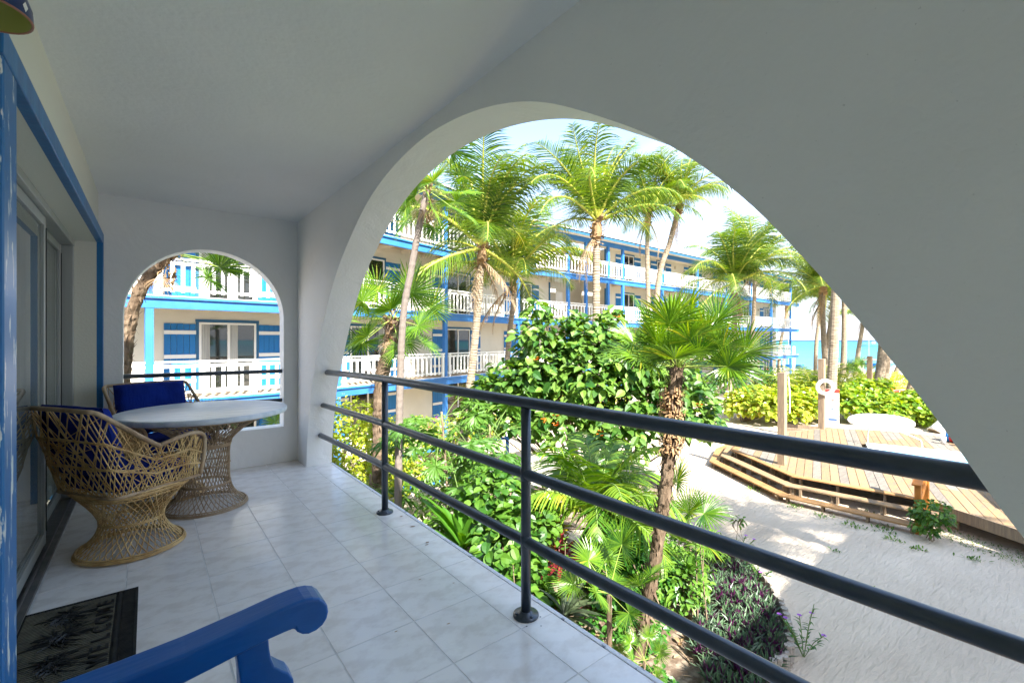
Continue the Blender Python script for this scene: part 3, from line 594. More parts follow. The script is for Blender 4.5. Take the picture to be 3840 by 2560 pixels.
def strip(P0_, P1_, z0, z1, mi=0, m_=None, back=False):
    m_ = m_ or MB()
    for i in range(len(P0_)-1):
        a, b_, c_, d_ = P0_[i], P0_[i+1], P1_[i+1], P1_[i]
        m_.prism([(a[0],a[1],z0),(b_[0],b_[1],z0),(c_[0],c_[1],z0),(d_[0],d_[1],z0)], (0,0,z1-z0), mi)
    return m_
# walls: clapboard relief, stair recess in segment C between 3.64 and 8.95
gaps = {2: (3.64, 8.95)}
def wallseg(i):
    M, l = frame(WP, i); spans = [(0,l if i < 2 else 37.1)]
    if i == 2: spans = [(0,3.64),(8.95,37.1)]
    for k, (a, b_) in enumerate(spans):
        m_ = MB(); h = .19; z = G
        while z < ROOFZ + .05:
            z1 = min(z+h, ROOFZ+.05); x0, x1 = a, b_
            m_.add([M @ Vector(q_) for q_ in ((x0,-.012,z),(x1,-.012,z),(x1,0,z1),(x0,0,z1),(x0,.0,z),(x1,.0,z))], [(0,1,2,3),(4,5,1,0)])
            z = z1
        m_.build('clapboard_wall', M_hwhite, ht)
for i in range(3): wallseg(i)
M, l = frame(WP, 2)
m_ = MB()
m_.add([M @ Vector(q_) for q_ in ((3.64,0,G),(3.64,2.3,G),(3.64,2.3,ROOFZ),(3.64,0,ROOFZ),(8.95,0,G),(8.95,2.3,G),(8.95,2.3,ROOFZ),(8.95,0,ROOFZ),(37.1,0,G),(37.1,8.5,G),(37.1,8.5,ROOFZ),(37.1,0,ROOFZ))], [(0,1,2,3),(1,5,6,2),(4,7,6,5)])
m_.build('recess_wall', M_hwhite, ht)
m_ = MB(); m_.add([M @ Vector(q_) for q_ in ((37.1,0,G),(37.1,8.5,G),(37.1,8.5,ROOFZ),(37.1,0,ROOFZ))], [(0,1,2,3)]); m_.build('gable_wall', M_hwhite, ht)
# recess: tan partition bays, a door, corner trims
for z in LV:
    m_ = MB(); m_.box((3.78,.9,z+.02),(5.1,1.0,z+2.15),0,M); m_.build('partition', M_tan, ht)
    m_ = MB(); m_.box((3.60,-.05,z+.02),(3.70,.05,z+2.3),0,M); m_.build('corner_trim', M_hblue3, ht)
    m_ = MB(); m_.box((8.84,-.05,z+.02),(9.0,.05,z+2.3),0,M); m_.build('corner_trim', M_hblue3, ht)
    m_ = MB(); m_.box((5.9,1.9,z+.02),(6.75,1.96,z+2.05),0,M); d_ = m_.build('door', M_picket, ht); m_ = MB(); m_.box((5.82,1.93,z+.02),(5.9,1.99,z+2.13),0,M); m_.box((6.75,1.93,z+.02),(6.83,1.99,z+2.13),0,M); m_.box((5.82,1.93,z+2.05),(6.83,1.99,z+2.13),0,M); m_.build('door_frame', M_hwhite, d_)
    m_ = MB(); m_.box((7.6,.9,z+.02),(8.8,1.0,z+2.15),0,M); m_.build('partition', M_tan, ht)
# decks, beams
FPx = FP; FPf = offs(FP, -.05); FPo = offs(FP, .09); FPw = offs(FP, 1.49)
for z in LV:
    strip(FP, FPw, z-.06, z, m_=None).build('balcony_deck', M_bdeck, ht)
    strip(FPf, FP, z-.055, z+.004).build('edge_board', M_picket, ht)
    strip(offs(FP,-.10), offs(FP,-.052), z-.085, z-.02).build('ledge', M_hblue, ht)
    strip(offs(FP,-.04), FPo, z-.33, z-.087).build('fascia_beam', M_hblue, ht)
    # joists under the deck
    for i in range(3):
        Mi, l = frame(FP, i); x = .6
        while x < l:
            j = MB(); j.box((x,.10,z-.22),(x+.05,1.48,z-.062),0,Mi); j.build('joist', M_hwhite, ht); x += 1.18 if i < 2 else 2.2
strip(FP, FPw, ROOFZ-.02, ROOFZ+.02).build('porch_ceiling', M_hwhite, ht)
strip(offs(FP,-.02), FPo, ROOFZ-.30, ROOFZ-.022).build('roof_beam', M_hblue, ht)
strip(offs(FP,-.55), FP, ROOFZ-.02, ROOFZ+.015).build('soffit', M_hwhite, ht)
strip(offs(FP,-.60), offs(FP,-.552), ROOFZ-.08, ROOFZ+.10).build('eave_fascia', M_hblue3, ht)
a_, r_ = offs(FP,-.66), offs(FP,6.5); m_ = MB()
for i in range(3):
    A0, B0, A1, B1 = Vector((*a_[i],ROOFZ+.13)), Vector((*a_[i+1],ROOFZ+.13)), Vector((*r_[i],ROOFZ+1.95)), Vector((*r_[i+1],ROOFZ+1.95))
    m_.add([A0,B0,B1,A1], [(0,1,2,3)]); m_.add([A0-Vector((0,0,.05)),B0-Vector((0,0,.05)),B0,A0], [(0,1,2,3)])
    k = 0
    while k < (B0-A0).length:
        t_ = k/(B0-A0).length; m_.bar(A0.lerp(B0,t_)+Vector((0,0,.02)), A1.lerp(B1,t_)+Vector((0,0,.02)), .04, .04); k += .6
e_ = 54.2+.6
m_.add([(*a_[3],ROOFZ+.13),(*r_[3],ROOFZ+1.95),(a_[3][0]+.8,a_[3][1]+9,ROOFZ+.13)], [(0,1,2)])
m_.build('roof', M_roof, ht)
M2 = MB(); Mr_, _ = frame(WP, 1)
M2.prism([Mr_ @ Vector(q_) for q_ in ((6.5,2.2,ROOFZ+.9),(13.0,2.2,ROOFZ+.9),(12.0,4.5,ROOFZ+2.9),(7.5,4.5,ROOFZ+2.9))], Mr_.to_3x3() @ Vector((0,4.5,0))); M2.build('raised_roof', M_roof, ht)
# posts
posts = [(0,.6),(0,6.09),(1,.16),(1,5.3),(1,10.75),(2,3.54),(2,5.08),(2,7.15),(2,8.63),(2,13.15),(2,17.96),(2,22.57),(2,27.33),(2,31.9),(2,36.7)]
pm = {}
for i, x in posts:
    Mi, l = frame(FP, i)
    for z0, z1 in ((G,LV[0]-.33),(LV[0]+.005,LV[1]-.33),(LV[1]+.005,LV[2]-.33),(LV[2]+.005,ROOFZ-.30)):
        p_ = MB(); wd = .085
        p_.box((x-wd,.092-.17 if 0 else -.03,z0),(x+wd,.12,z1),0,Mi); p_.build('post', M_hblue, ht)
# railings: near ones with every picket its own sub-part, far ones joined
pick = MB(); pick.box((-.042,-.012,0),(.042,.012,.80)); pick_me = pick.mesh('picket', M_picket)
# pickets of the two lower near balconies come one by one
npick = 0
def railing(i, x0, x1, z, near):
    global npick
    Mi, l = frame(FP, i); m_ = MB(); yy = -.005
    m_.box((x0,yy-.05,z+.95),(x1,yy+.05,z+1.0),0,Mi); m_.box((x0,yy-.03,z+.82),(x1,yy+.012,z+.90),0,Mi); m_.box((x0,yy-.012,z+.13),(x1,yy+.03,z+.20),0,Mi)
    r = m_.build('railing', M_picket, ht)
    cnt = max(1, int((x1-x0)/.225)); st = (x1-x0)/cnt
    if near:
        for k in range(cnt):
            x = x0 + st*(k+.5) + random.uniform(-.008,.008); link('picket', pick_me, r, True, M=Mi @ Matrix.Translation((x, yy-.045, z+.10)))
            npick += 1
        for f_ in (.02,.5,.98):
            b2 = MB(); x = x0+(x1-x0)*f_; b2.box((x-.05,yy-.06,z+.006),(x+.05,yy+.03,z+.949),0,Mi); b2.build('railing_post', M_picket, r)
    else:
        b2 = MB()
        for k in range(cnt):
            x = x0 + st*(k+.5); b2.box((x-.042,yy-.045,z+.10),(x+.042,yy-.031,z+.90),0,Mi)
        b2.build('pickets', M_picket, r, kind='stuff')
bounds = {0: [.6,6.09,11.1], 1: [.16,5.3,10.75], 2: [3.54,5.08,7.15,8.63,13.15,17.96,22.57,27.33,31.9,36.7]}
for li, z in enumerate(LV):
    for i in (0,1,2):
        b_ = bounds[i]
        if i == 0: segs = [(.7,6.0),(6.2,10.85)]
        elif i == 1: segs = [(.27,5.2),(5.4,10.65)]
        else: segs = [(.02,3.44)] + [(b_[k]+.1, b_[k+1]-.1) for k in range(len(b_)-1)]
        for a, c_ in segs: railing(i, a, c_, z, i < 2 and li < 2)
    # end return railing
    Mi, l = frame(FP, 2); e_ = MB()
    e_.box((36.72,.1,z+.95),(36.80,1.5,z+1.0),0,Mi); e_.box((36.74,.1,z+.13),(36.78,1.5,z+.2),0,Mi)
    for k in range(7): e_.box((36.745,.2+.2*k,z+.2),(36.775,.28+.2*k,z+.95),0,Mi)
    e_.build('end_railing', M_picket, ht)
# doors (sliding windows) with shutters
def window(i, a, b_, z, H=2.08, sh=(.76,.76), near=True, ref=None):
    Mi, l = frame(WP, i); f_ = MB(); s_ = .06
    for q_ in (((a,-.05,z+.03),(a+s_,.0,z+H)), ((b_-s_,-.05,z+.03),(b_,.0,z+H)), ((a+s_,-.05,z+H-s_),(b_-s_,0,z+H)), ((a+s_,-.05,z+.03),(b_-s_,0,z+.1)), (((a+b_)/2-.035,-.055,z+.1),((a+b_)/2+.035,0,z+H-s_))): f_.box(*q_, 0, Mi)
    fr_ = f_.build('window_frame', M_picket, ht)
    for x0, x1 in ((a+s_,(a+b_)/2-.035),((a+b_)/2+.035,b_-s_)):
        g_ = MB(); g_.box((x0,-.024,z+.1),(x1,-.02,z+H-s_),0,Mi); g_.build('pane', M_glass, fr_)
        if near and random.random() < .5:
            c_ = MB(); xx = x1-.22 if random.random() < .5 else x0; c_.box((xx,-.0275,z+.1),(xx+.22,-.0255,z+H-s_),0,Mi); c_.build('curtain_edge', M_curtain, fr_)
    t_ = MB(); t_.box((a-.09,-.035,z+H+.002),(b_+.09,-.014,z+H+.09),0,Mi); t_.box((a-.08,-.035,z+.03),(a-.002,-.014,z+H),0,Mi); t_.box((b_+.002,-.035,z+.03),(b_+.08,-.014,z+H),0,Mi); t_.build('window_trim', M_hblue3, ht)
    for x0, wd in ((a-.085-sh[0], sh[0]),(b_+.085, sh[1])):
        if wd <= 0.1: continue
        shr = thing('shutter', None, None); shr.parent = ht; shr.matrix_parent_inverse = ht.matrix_basis.inverted()
        for zz_ in (z+.30, z+1.02, z+1.72): s2 = MB(); s2.box((x0-.005,-.062,zz_),(x0+wd+.005,-.042,zz_+.11),0,Mi); s2.build('batten', M_picket, shr)
        np_ = 5 if near else 4
        if near:
            for k in range(np_):
                p_ = MB(); p_.box((x0+wd/np_*k+.004,-.04,z+.06+random.uniform(0,.012)),(x0+wd/np_*(k+1)-.004,-.015,z+H-.05+random.uniform(-.01,.01)),0,Mi); p_.build('shutter_plank', M_hblue2, shr)
        else:
            p_ = MB()
            for k in range(np_): p_.box((x0+wd/np_*k+.006,-.04,z+.06),(x0+wd/np_*(k+1)-.006,-.015,z+H-.05),0,Mi)
            p_.build('shutter_planks', M_hblue2, shr)
for z in [G+.25] + LV:
    for i, a, b_ in ((0,2.5,4.0),(0,7.47,9.02),(1,1.55,3.15),(1,6.72,8.45)): window(i, a, b_, z, near=True)
    window(2, 1.02, 2.2, z, near=z < 3, sh=(.76,.5))
    for a, b_ in ((10.8,12.0),(14.94,16.0),(19.57,20.75),(24.4,25.6),(29.3,30.5),(33.9,35.2)): window(2, a, b_, z, near=False)
# letter plate J on the ground floor shutter
Mi, l = frame(WP, 0)
m_ = MB(); m_.box((9.33,-.068,-1.13),(9.46,-.063,-.98),0,Mi); pl_ = m_.build('letter_plate', M_picket, ht)
cu_ = bpy.data.curves.new('letter', 'FONT'); cu_.body = 'J'; cu_.size = .14; cu_.extrude = .001; cu_.align_x = 'CENTER'; cu_.align_y = 'CENTER'; cu_.materials.append(M_black)
o = bpy.data.objects.new('letter', cu_); C.objects.link(o); dg = bpy.context.evaluated_depsgraph_get(); me_ = bpy.data.meshes.new_from_object(o.evaluated_get(dg)); bpy.data.objects.remove(o)
link('letter', me_, pl_, True, M=Mi @ Matrix.Translation((9.395,-.071,-1.055)) @ Matrix.Rotation(pi/2,4,'X'))
# wall lamps on the long wing
Mi, l = frame(WP, 2)
for z in LV:
    for x in (17.4,23.0,28.2,32.6,36.3):
        m_ = MB(); m_.box((x-.06,-.11,z+1.72),(x+.06,-.014,z+1.95),0,Mi); m_.build('wall_lamp', M_tan, ht)
# red and pale steps and blue rails at the far ground floor entrance
st = thing('entrance_steps', 'small wooden steps with blue handrails below the far balconies', 'steps', (36,16.5,G))
for k in range(3): m_ = MB(); m_.box((35.4,17.6-.3*k,G+.004),(37.2,17.9-.3*k,G+.51-.17*k)); m_.build('step', M_bdeck, st)
for x in (35.35,37.25):
    m_ = MB(); m_.bar((x,16.6,G+.75),(x,17.9,G+1.25),.07,.07); m_.bar((x,16.7,G+.002),(x,16.7,G+.8),.07,.07); m_.bar((x,17.8,G+.002),(x,17.8,G+1.2),.07,.07); m_.build('handrail', M_hblue, st)
# ground floor porch deck with blue edge, left
pd_ = thing('porch_platform', 'low blue edged wooden porch below the near hotel rooms', 'porch', (6,14,G))
for k in range(14): m_ = MB(); m_.box((5.0,11.9+.2*k,G+.20),(9.2,12.09+.2*k,G+.24)); m_.build('porch_plank', M_bdeck, pd_)
m_ = MB(); m_.box((4.95,11.83,G+.05),(9.25,11.89,G+.26)); m_.build('edge_board', M_hblue, pd_)
for x in (5.0,9.2): m_ = MB(); m_.bar((x,11.86,G+.002),(x,11.86,G+1.1),.09,.09); m_.build('rail_post', M_hblue, pd_)
m_ = MB(); m_.bar((5.0,11.86,G+1.05),(9.2,11.86,G+1.05),.07,.07); m_.build('porch_rail', M_hblue, pd_)
# white plastic chairs on the balconies
def plastic_chair(lab, x, y, z, rz):
    wc = thing('plastic_chair', lab, 'chair', (x,y,z+.002), rz, 'plastic chairs on the hotel balconies')
    m_ = MB(); m_.box((-.22,-.22,.40),(.22,.22,.43)); m_.build('seat', M_picket, wc, local=True)
    m_ = MB(); m_.bar((0,.21,.43),(0,.30,.88),.42,.02,up=(0,1,0)); m_.build('backrest', M_picket, wc, local=True)
    for x_, y_ in ((-.2,-.2),(.2,-.2),(-.2,.2),(.2,.2)): m_ = MB(); m_.bar((x_,y_,0),(x_*.95,y_*.95,.4),.035,.035,up=(1,0,0)); m_.build('leg', M_picket, wc, local=True)
for i, u, lv, rz, lab in ((1,2.2,0,.5,'white plastic chair on the lower near balcony left of the second blue post'),(1,6.3,0,-.4,'white plastic chair on the lower near balcony right of the second blue post'),(1,8.9,1,.3,'white plastic chair on the middle near balcony beside the leaning coconut palm'),(2,11.6,2,.2,'white plastic chair on the top balcony of the long wing, left'),(2,16.6,2,.5,'white plastic chair on the top balcony of the long wing, middle'),(2,20.2,1,-.3,'white plastic chair on the middle balcony of the long wing'),(2,35.6,1,.4,'white plastic chair on the end balcony facing the sea')):
    Mi, l = frame(FP, i); p_ = Mi @ Vector((u, .9, LV[lv])); plastic_chair(lab, p_.x, p_.y, p_.z, rz)

# ------------------------------------------------------------------ pool deck
random.seed(31)
dkt = thing('pool_deck', 'weathered wooden pool deck with open plank steps on the sand', 'deck', (18,2,G))
U_, V_ = Vector((.951,.309,0)), Vector((-.309,.951,0))
def uv(x, y): return x*U_.x + y*U_.y, x*V_.x + y*V_.y
outl = [uv(*p) for p in ((15.52,7.38),(13.9,5.02),(14.25,2.22),(14.05,2.0),(13.35,.75),(12.4,-1.4),(12.0,-5.0),(27.0,-5.0),(24.3,2.4),(23.4,5.6),(22.3,6.95),(20.0,7.75),(16.9,7.75))]
def cuts(v):
    us = []
    for i in range(len(outl)):
        (u0,v0),(u1,v1) = outl[i], outl[(i+1)%len(outl)]
        if (v0 <= v) != (v1 <= v): us.append(u0 + (v-v0)/(v1-v0)*(u1-u0))
    return (min(us), max(us)) if len(us) > 1 else None
def P3(u, v, z): p = U_*u + V_*v; return (p.x, p.y, z)
pv = 0.203; v = min(q[1] for q in outl) + .01; vmax = max(q[1] for q in outl)
PU0, PU1, PV1 = 17.8, 20.42, -1.45
while v + pv < vmax + .15:
    a, b_ = v+.006, v+pv-.006; ca_, cb_ = cuts(a), cuts(b_)
    if not ca_ : v += pv; continue
    if not cb_: cb_ = ca_
    runs = [(ca_[0],cb_[0],ca_[1],cb_[1])] if a > PV1 else [(ca_[0],cb_[0],PU0-.32,PU0-.32),(PU1+.32,PU1+.32,ca_[1],cb_[1])]
    for u0a,u0b,u1a,u1b in runs:
        if u1a-u0a < .2: continue
        js = [0] + ([random.uniform(.35,.65)] if u1a-u0a > 3.2 else []) + [1]
        for k in range(len(js)-1):
            f0, f1 = js[k], js[k+1]; e = .003 if k else 0; dz = random.uniform(-.004,.004)
            poly = [P3(u0a+(u1a-u0a)*f0+e,a,DK-.035+dz),P3(u0a+(u1a-u0a)*f1-e*0,a,DK-.035+dz),P3(u0b+(u1b-u0b)*f1,b_,DK-.035+dz),P3(u0b+(u1b-u0b)*f0+e,b_,DK-.035+dz)]
            m_ = MB(); m_.prism(poly, (0,0,.035)); m_.build('plank', M_woodg if random.random() < .3 else M_wood, dkt)
    v += pv
# dark space below the boards: joists
m_ = MB(); c0 = P3(15,-4,DK-.09)
for k in range(9):
    u = 15.6 + 1.05*k
    if PU0-.4 < u < PU1+.4: continue
    for v0, v1 in ((-9,1.2),): m_.bar(P3(u,v0,DK-.12), P3(u,v1,DK-.12), .05, .16)
m_.build('deck_joists', M_wood3, dkt, kind='stuff')
# rim beams and steps
def dbl(pts_, z, wd, th, nm, mt, off=0):
    for i in range(len(pts_)-1):
        a, b_ = Vector((*pts_[i],z)), Vector((*pts_[i+1],z)); d = (b_-a).normalized(); s_ = d.cross(Vector((0,0,1)))
        q = MB(); q.bar(a + s_*off, b_ + s_*off, wd, th); q.build(nm, mt, dkt)
def mitre(pts_, z, d0, d1, th, nm, mt):
    A_, B_ = offs(pts_, d0), offs(pts_, d1)
    for i in range(len(pts_)-1):
        q = MB(); q.prism([(*A_[i],z-th),(*A_[i+1],z-th),(*B_[i+1],z-th),(*B_[i],z-th)], (0,0,th)); bevel(q.build(nm, mt, dkt), .006)
edgeP = [(18.4,7.93),(16.9,7.80),(15.50,7.40),(13.88,5.02),(14.24,2.20)]
mitre(edgeP, DK+.034, .03, -.17, .036, 'edge_board', M_wood2)
s2P = [(18.3,8.35),(16.8,8.2),(15.15,7.62),(13.48,5.05),(13.80,2.12)]
mitre(s2P, DK-.15, .16, -.14, .04, 'step_board', M_wood)
s1P = [(18.2,8.75),(16.7,8.6),(14.85,7.85),(13.08,5.03),(13.22,2.35)]
mitre(s1P, DK-.33, .16, -.14, .04, 'step_board', M_wood2)
for pts_, z in ((offs(edgeP,.0),DK-.04),(s2P,DK-.19),(s1P,DK-.37)):
    for i in range(1,len(pts_)-1):
        a, b_ = Vector((*pts_[i],0)), Vector((*pts_[i+1],0)); l = (b_-a).length; n_ = 3
        for k in range(n_+1):
            p_ = a.lerp(b_, min(max(k/n_,.04),.96)); q = MB(); d = (b_-a).normalized(); q.bar((p_.x,p_.y,G-.02),(p_.x,p_.y,z),.05,.16,up=(d.y,-d.x,0)); q.build('support', M_wood3, dkt)
dbl([(14.24,2.20),(14.02,1.98),(13.33,.73),(12.38,-1.42),(12.0,-4.9)], DK-.12, .05, .24, 'rim_beam', M_wood3)
dbl([(20.0,7.78),(22.32,6.98),(23.43,5.6),(24.33,2.4),(27,-5)], DK-.06, .05, .14, 'rim_beam', M_wood3)
for x, y in ((14.0,1.9),(13.3,.6),(12.4,-1.3)): q = MB(); q.bar((x+.25,y,G-.02),(x+.25,y,DK-.05),.12,.12,up=(1,0,0)); q.build('support', M_wood3, dkt)
# orange stained stair rail
sr = thing('stair_handrail', 'orange stained handrail at the end of the deck steps', 'handrail', (13.35,2.3,G))
q = MB(); q.bar((13.22,2.36,G-.03),(13.22,2.36,G+1.10),.11,.11,up=(1,0,0)); bevel(q.build('post', M_orange, sr),.004)
q = MB(); q.bar((14.02,2.36,DK+.01-.5),(14.02,2.36,DK+.95),.10,.10,up=(1,0,0)); bevel(q.build('post', M_orange, sr),.004)
q = MB(); q.bar((13.10,2.37,G+1.08),(14.15,2.37,DK+.97),.16,.04); bevel(q.build('top_rail', M_orange, sr),.004)
q = MB(); q.bar((13.28,2.36,G+.62),(13.97,2.36,DK+.52),.05,.14); bevel(q.build('mid_rail', M_orange, sr),.004)
# pool
pl = thing('swimming_pool', 'turquoise swimming pool with white coping set into the deck', 'pool', (19,0,DK))
q = MB(); q.add([P3(PU0,-9,DK-.09),P3(PU1,-9,DK-.09),P3(PU1,PV1-.3,DK-.09),P3(PU0,PV1-.3,DK-.09)], [(0,1,2,3)]); q.build('water', M_pool, pl)
q = MB()
for a, b_ in (((PU0-.30,-9),(PU0,PV1)),((PU1,-9),(PU1+.30,PV1)),((PU0-.3,PV1-.3),(PU1+.3,PV1))):
    q = MB(); q.prism([P3(a[0],a[1],DK-.16),P3(b_[0],a[1],DK-.16),P3(b_[0],b_[1]-(.302 if a[1]==-9 else 0),DK-.16),P3(a[0],b_[1]-(.302 if a[1]==-9 else 0),DK-.16)], (0,0,.21)); q.build('coping', M_sandwhite, pl)
hr = thing('pool_handrail', 'curved polished steel pool handrail', 'handrail', (20.2,4.4,DK))
q = MB(); q.tube(catmull([(20.06,4.95,DK),(20.07,4.93,DK+.5),(20.12,4.83,DK+.72),(20.25,4.62,DK+.74),(20.33,4.45,DK+.68),(20.6,3.75,DK+.38),(20.66,3.6,DK+.25),(20.67,3.58,DK)],6), .022, 10); q.build('rail', M_steel, hr, smooth=True)
# deck posts
dp = thing('deck_post', 'tall square timber post at the near deck corner with a rope hanging on it', 'post', (14.9,5.76,G), group='timber posts around the deck')
q = MB(); q.box((14.80,5.66,G-.02),(15.0,5.86,.37)); bevel(q.build('post_timber', M_wood3, dp),.01)
q = MB(); q.tube(catmull([(15.02,5.64,.25),(15.05,5.62,-.1),(15.03,5.6,-.5),(15.06,5.62,-.85)],6),.018,6); q.build('rope', M_limewash, dp)
dp = thing('deck_post', 'tall square timber post carrying the white life ring', 'post', (22.15,7.02,G), group='timber posts around the deck')
q = MB(); q.box((22.05,6.92,G-.02),(22.27,7.14,.55)); bevel(q.build('post_timber', M_wood3, dp),.01)
dp = thing('light_post', 'grey timber post with small lamps beyond the hedge', 'post', (43.66,10.63,G), group='timber posts around the deck')
q = MB(); q.box((43.5,10.48,G-.02),(43.8,10.78,.08)); q.build('post_timber', M_wood3, dp)
for s_ in (-1,1): q = MB(); q.tube([(43.65,10.63,-.15),(43.65-.3*s_,10.63+.35*s_,-.2)],.05,6); q.build('lamp_head', M_picket, dp)
lr = MB(); T_ = [];
rc = Vector((22.02,6.86,-.62)); nrm = Vector((-.93,-.36,0)).normalized(); tx = nrm.cross(Vector((0,0,1)))
vv = []; ff = []
for i in range(28):
    a = 2*pi*i/28
    for j in range(10):
        b_ = 2*pi*j/10; rad_ = .27+.075*cos(b_); p_ = rc + tx*rad_*cos(a) + Vector((0,0,1))*rad_*sin(a) + nrm*.055*sin(b_); vv.append(p_)
for i in range(28):
    for j in range(10): ff.append((i*10+j, i*10+(j+1)%10, ((i+1)%28)*10+(j+1)%10, ((i+1)%28)*10+j))
lr.add(vv, ff); lro = thing('life_ring', 'white life ring hanging on the timber post by the rules sign', 'life ring', tuple(rc)); lr.build('ring_body', M_sandwhite, lro, smooth=True)
for a in (.785,2.356,3.927,5.498):
    q = MB(); p_ = rc + tx*.27*cos(a) + Vector((0,0,.27*sin(a))); d_ = (tx*-sin(a)+Vector((0,0,cos(a)))); q.tube([p_-d_*.025,p_+d_*.025],.082,12); q.build('strap', M_picket, lro)
# pool rules sign
sg = thing('pool_rules_sign', 'white and red pool rules notice board beside the life ring', 'sign', (25.1,7.5,G))
so, sxd = Vector((25.05,7.52,0)), Vector((.36,-.93,0)).normalized(); sn = Vector((-.93,-.36,0)).normalized()
def plate(o_, x0, x1, z0, z1, mt, nm, par, d=.0): 
    q = MB(); p0 = o_ + sxd*x0 + sn*d; q.prism([(*(p0).xy,z0),(*(o_+sxd*x1+sn*d).xy,z0),(*(o_+sxd*x1+sn*d).xy,z1),(*(p0).xy,z1)], sn*.008); return q.build(nm, mt, par)
plate(so,-.26,.26,-1.78,-.95,M_sandwhite,'board',sg); plate(so,-.26,.26,-2.62,-1.80,M_sandwhite,'board',sg)
plate(so,-.26,.26,-1.13,-.955,M_redp,'red_header',sg,.01); plate(so,-.25,.25,-1.93,-1.83,M_bluep,'blue_header',sg,.01); plate(so,-.16,.18,-2.42,-2.32,M_bluep,'blue_header',sg,.01)
def text(s_, o_, x, z, size, mt, par, d=.02):
    cu = bpy.data.curves.new('print', 'FONT'); cu.body = s_; cu.size = size; cu.extrude = .001; cu.align_x = 'CENTER'; cu.align_y = 'CENTER'; cu.materials.append(mt)
    ob_ = bpy.data.objects.new('lettering', cu); C.objects.link(ob_); dg = bpy.context.evaluated_depsgraph_get(); me = bpy.data.meshes.new_from_object(ob_.evaluated_get(dg)); bpy.data.objects.remove(ob_)
    p_ = o_ + sxd*x + sn*d; M = Matrix(((sxd.x,0,sn.x,p_.x),(sxd.y,0,sn.y,p_.y),(0,1,0,z),(0,0,0,1))); k = link('lettering', me, par); k.matrix_basis = M; return k
text('POOL RULES', so, 0, -1.88, .085, M_picket, sg)
for z, l_ in ((-1.42,.05),(-1.5,.05)): plate(so,-.05,.07,z-.05,z,M_redp,'printed_mark',sg,.01)
for k in range(4): plate(so,-.12,.16,-2.475-.035*k,-2.465-.035*k,M_greyp,'printed_line',sg,.01)
q = MB(); q.bar((25.1,7.50,G-.02),(25.1,7.50,-1.0),.05,.05,up=(1,0,0)); q.build('sign_post', M_picket, sg)
# paddle board
pb = MB(); o3 = Vector((25.6,5.85,-2.30)); lx = Vector((.36,-.93,0)).normalized(); up_ = (Vector((.55,.2,0))+Vector((0,0,1))).normalized(); nn = lx.cross(up_)
vv = []; ff = []; NS = 40
for s_ in (1,-1):
    for r_ in (1,.93,0):
        for k in range(NS):
            a = 2*pi*k/NS; cx_ = abs(cos(a))**.85*(1 if cos(a) > 0 else -1); p_ = o3 + lx*1.2*cx_*r_ + up_*.36*sin(a)*r_ + nn*s_*(.015 if r_ == 1 else .05); vv.append(p_)
for s_ in (0,1):
    for r_ in (0,1):
        for k in range(NS):
            a0 = s_*3*NS+r_*NS; k2 = (k+1)%NS; ff.append((a0+k,a0+k2,a0+NS+k2,a0+NS+k))
for k in range(NS): k2 = (k+1)%NS; ff.append((k,3*NS+k,3*NS+k2,k2))
pb.add(vv, ff); pb.build('paddle_board', M_sandwhite, None, smooth=True, label='long white paddle board leaning on the sea grape hedge', cat='paddle board')
# things left on the deck
bg_ = thing('beach_bag', 'colourful woven beach bag lying beside the deck edge', 'bag', (22.95,3.05,DK+.01))
for k, (mt, x) in enumerate(((M_redp,-.24),(M_mid,-.12),(M_ko,0),(M_redp,.12),(M_kb,.22))):
    q = MB(); q.lathe([(0,0),(.17,.01),(.22,.14),(.20,.30),(.12,.40),(.0,.41)], 10, (x*.55,x*.95,0), sy=.45); q.build('cloth_stripe', mt, bg_, smooth=True, local=True)
cp = MB(); cp.lathe([(0,0),(.06,0),(.085,.24),(.075,.24),(.055,.02)], 14, (22.35,3.30,DK+.01)); cp.build('cup', M_picket, smooth=True, label='white plastic cup with straws on the deck', cat='cup')
cp = MB(); cp.lathe([(0,0),(.08,0),(.13,.28),(.12,.28),(.08,.02)], 14, (22.3,2.72,DK+.01)); cp.build('beach_pail', M_ko, smooth=True, label='orange bucket standing by the beach bag', cat='bucket')
for k, (x, y) in enumerate(((22.0,1.95),(22.25,1.85))):
    q = MB(); q.prism([(x+.14*cos(a)*(1),y+.05*sin(a),DK+.012) for a in [2*pi*j/12 for j in range(12)]], (0,0,.02)); q.build('sandal', M_teal, label=('pale blue sandal on the deck boards nearer the deck edge','pale blue sandal on the deck boards nearer the pool')[k], cat='sandal', group='sandals left on the deck')
# lounger edge at the far right
ch = thing('lounge_chair', 'white lounge chair on the deck at the right edge of the arch', 'lounger', (15.6,.8,DK))
for x, y in ((15.0,1.05),(14.6,.85)): q = MB(); q.tube(catmull([(x,y,DK+.006),(x+.04,y-.05,DK+.25),(x+.1,y-.2,DK+.40)],4),.03,8); q.build('leg', M_picket, ch, smooth=True)
q = MB(); q.bar((14.7,.55,DK+.42),(16.6,1.2,DK+.42),.62,.05); q.build('seat', M_picket, ch)
q = MB(); q.bar((15.35,.85,DK+.02),(15.25,.95,DK+.4),.07,.07,up=(1,0,0)); q.build('wooden_leg', M_wood3, ch)

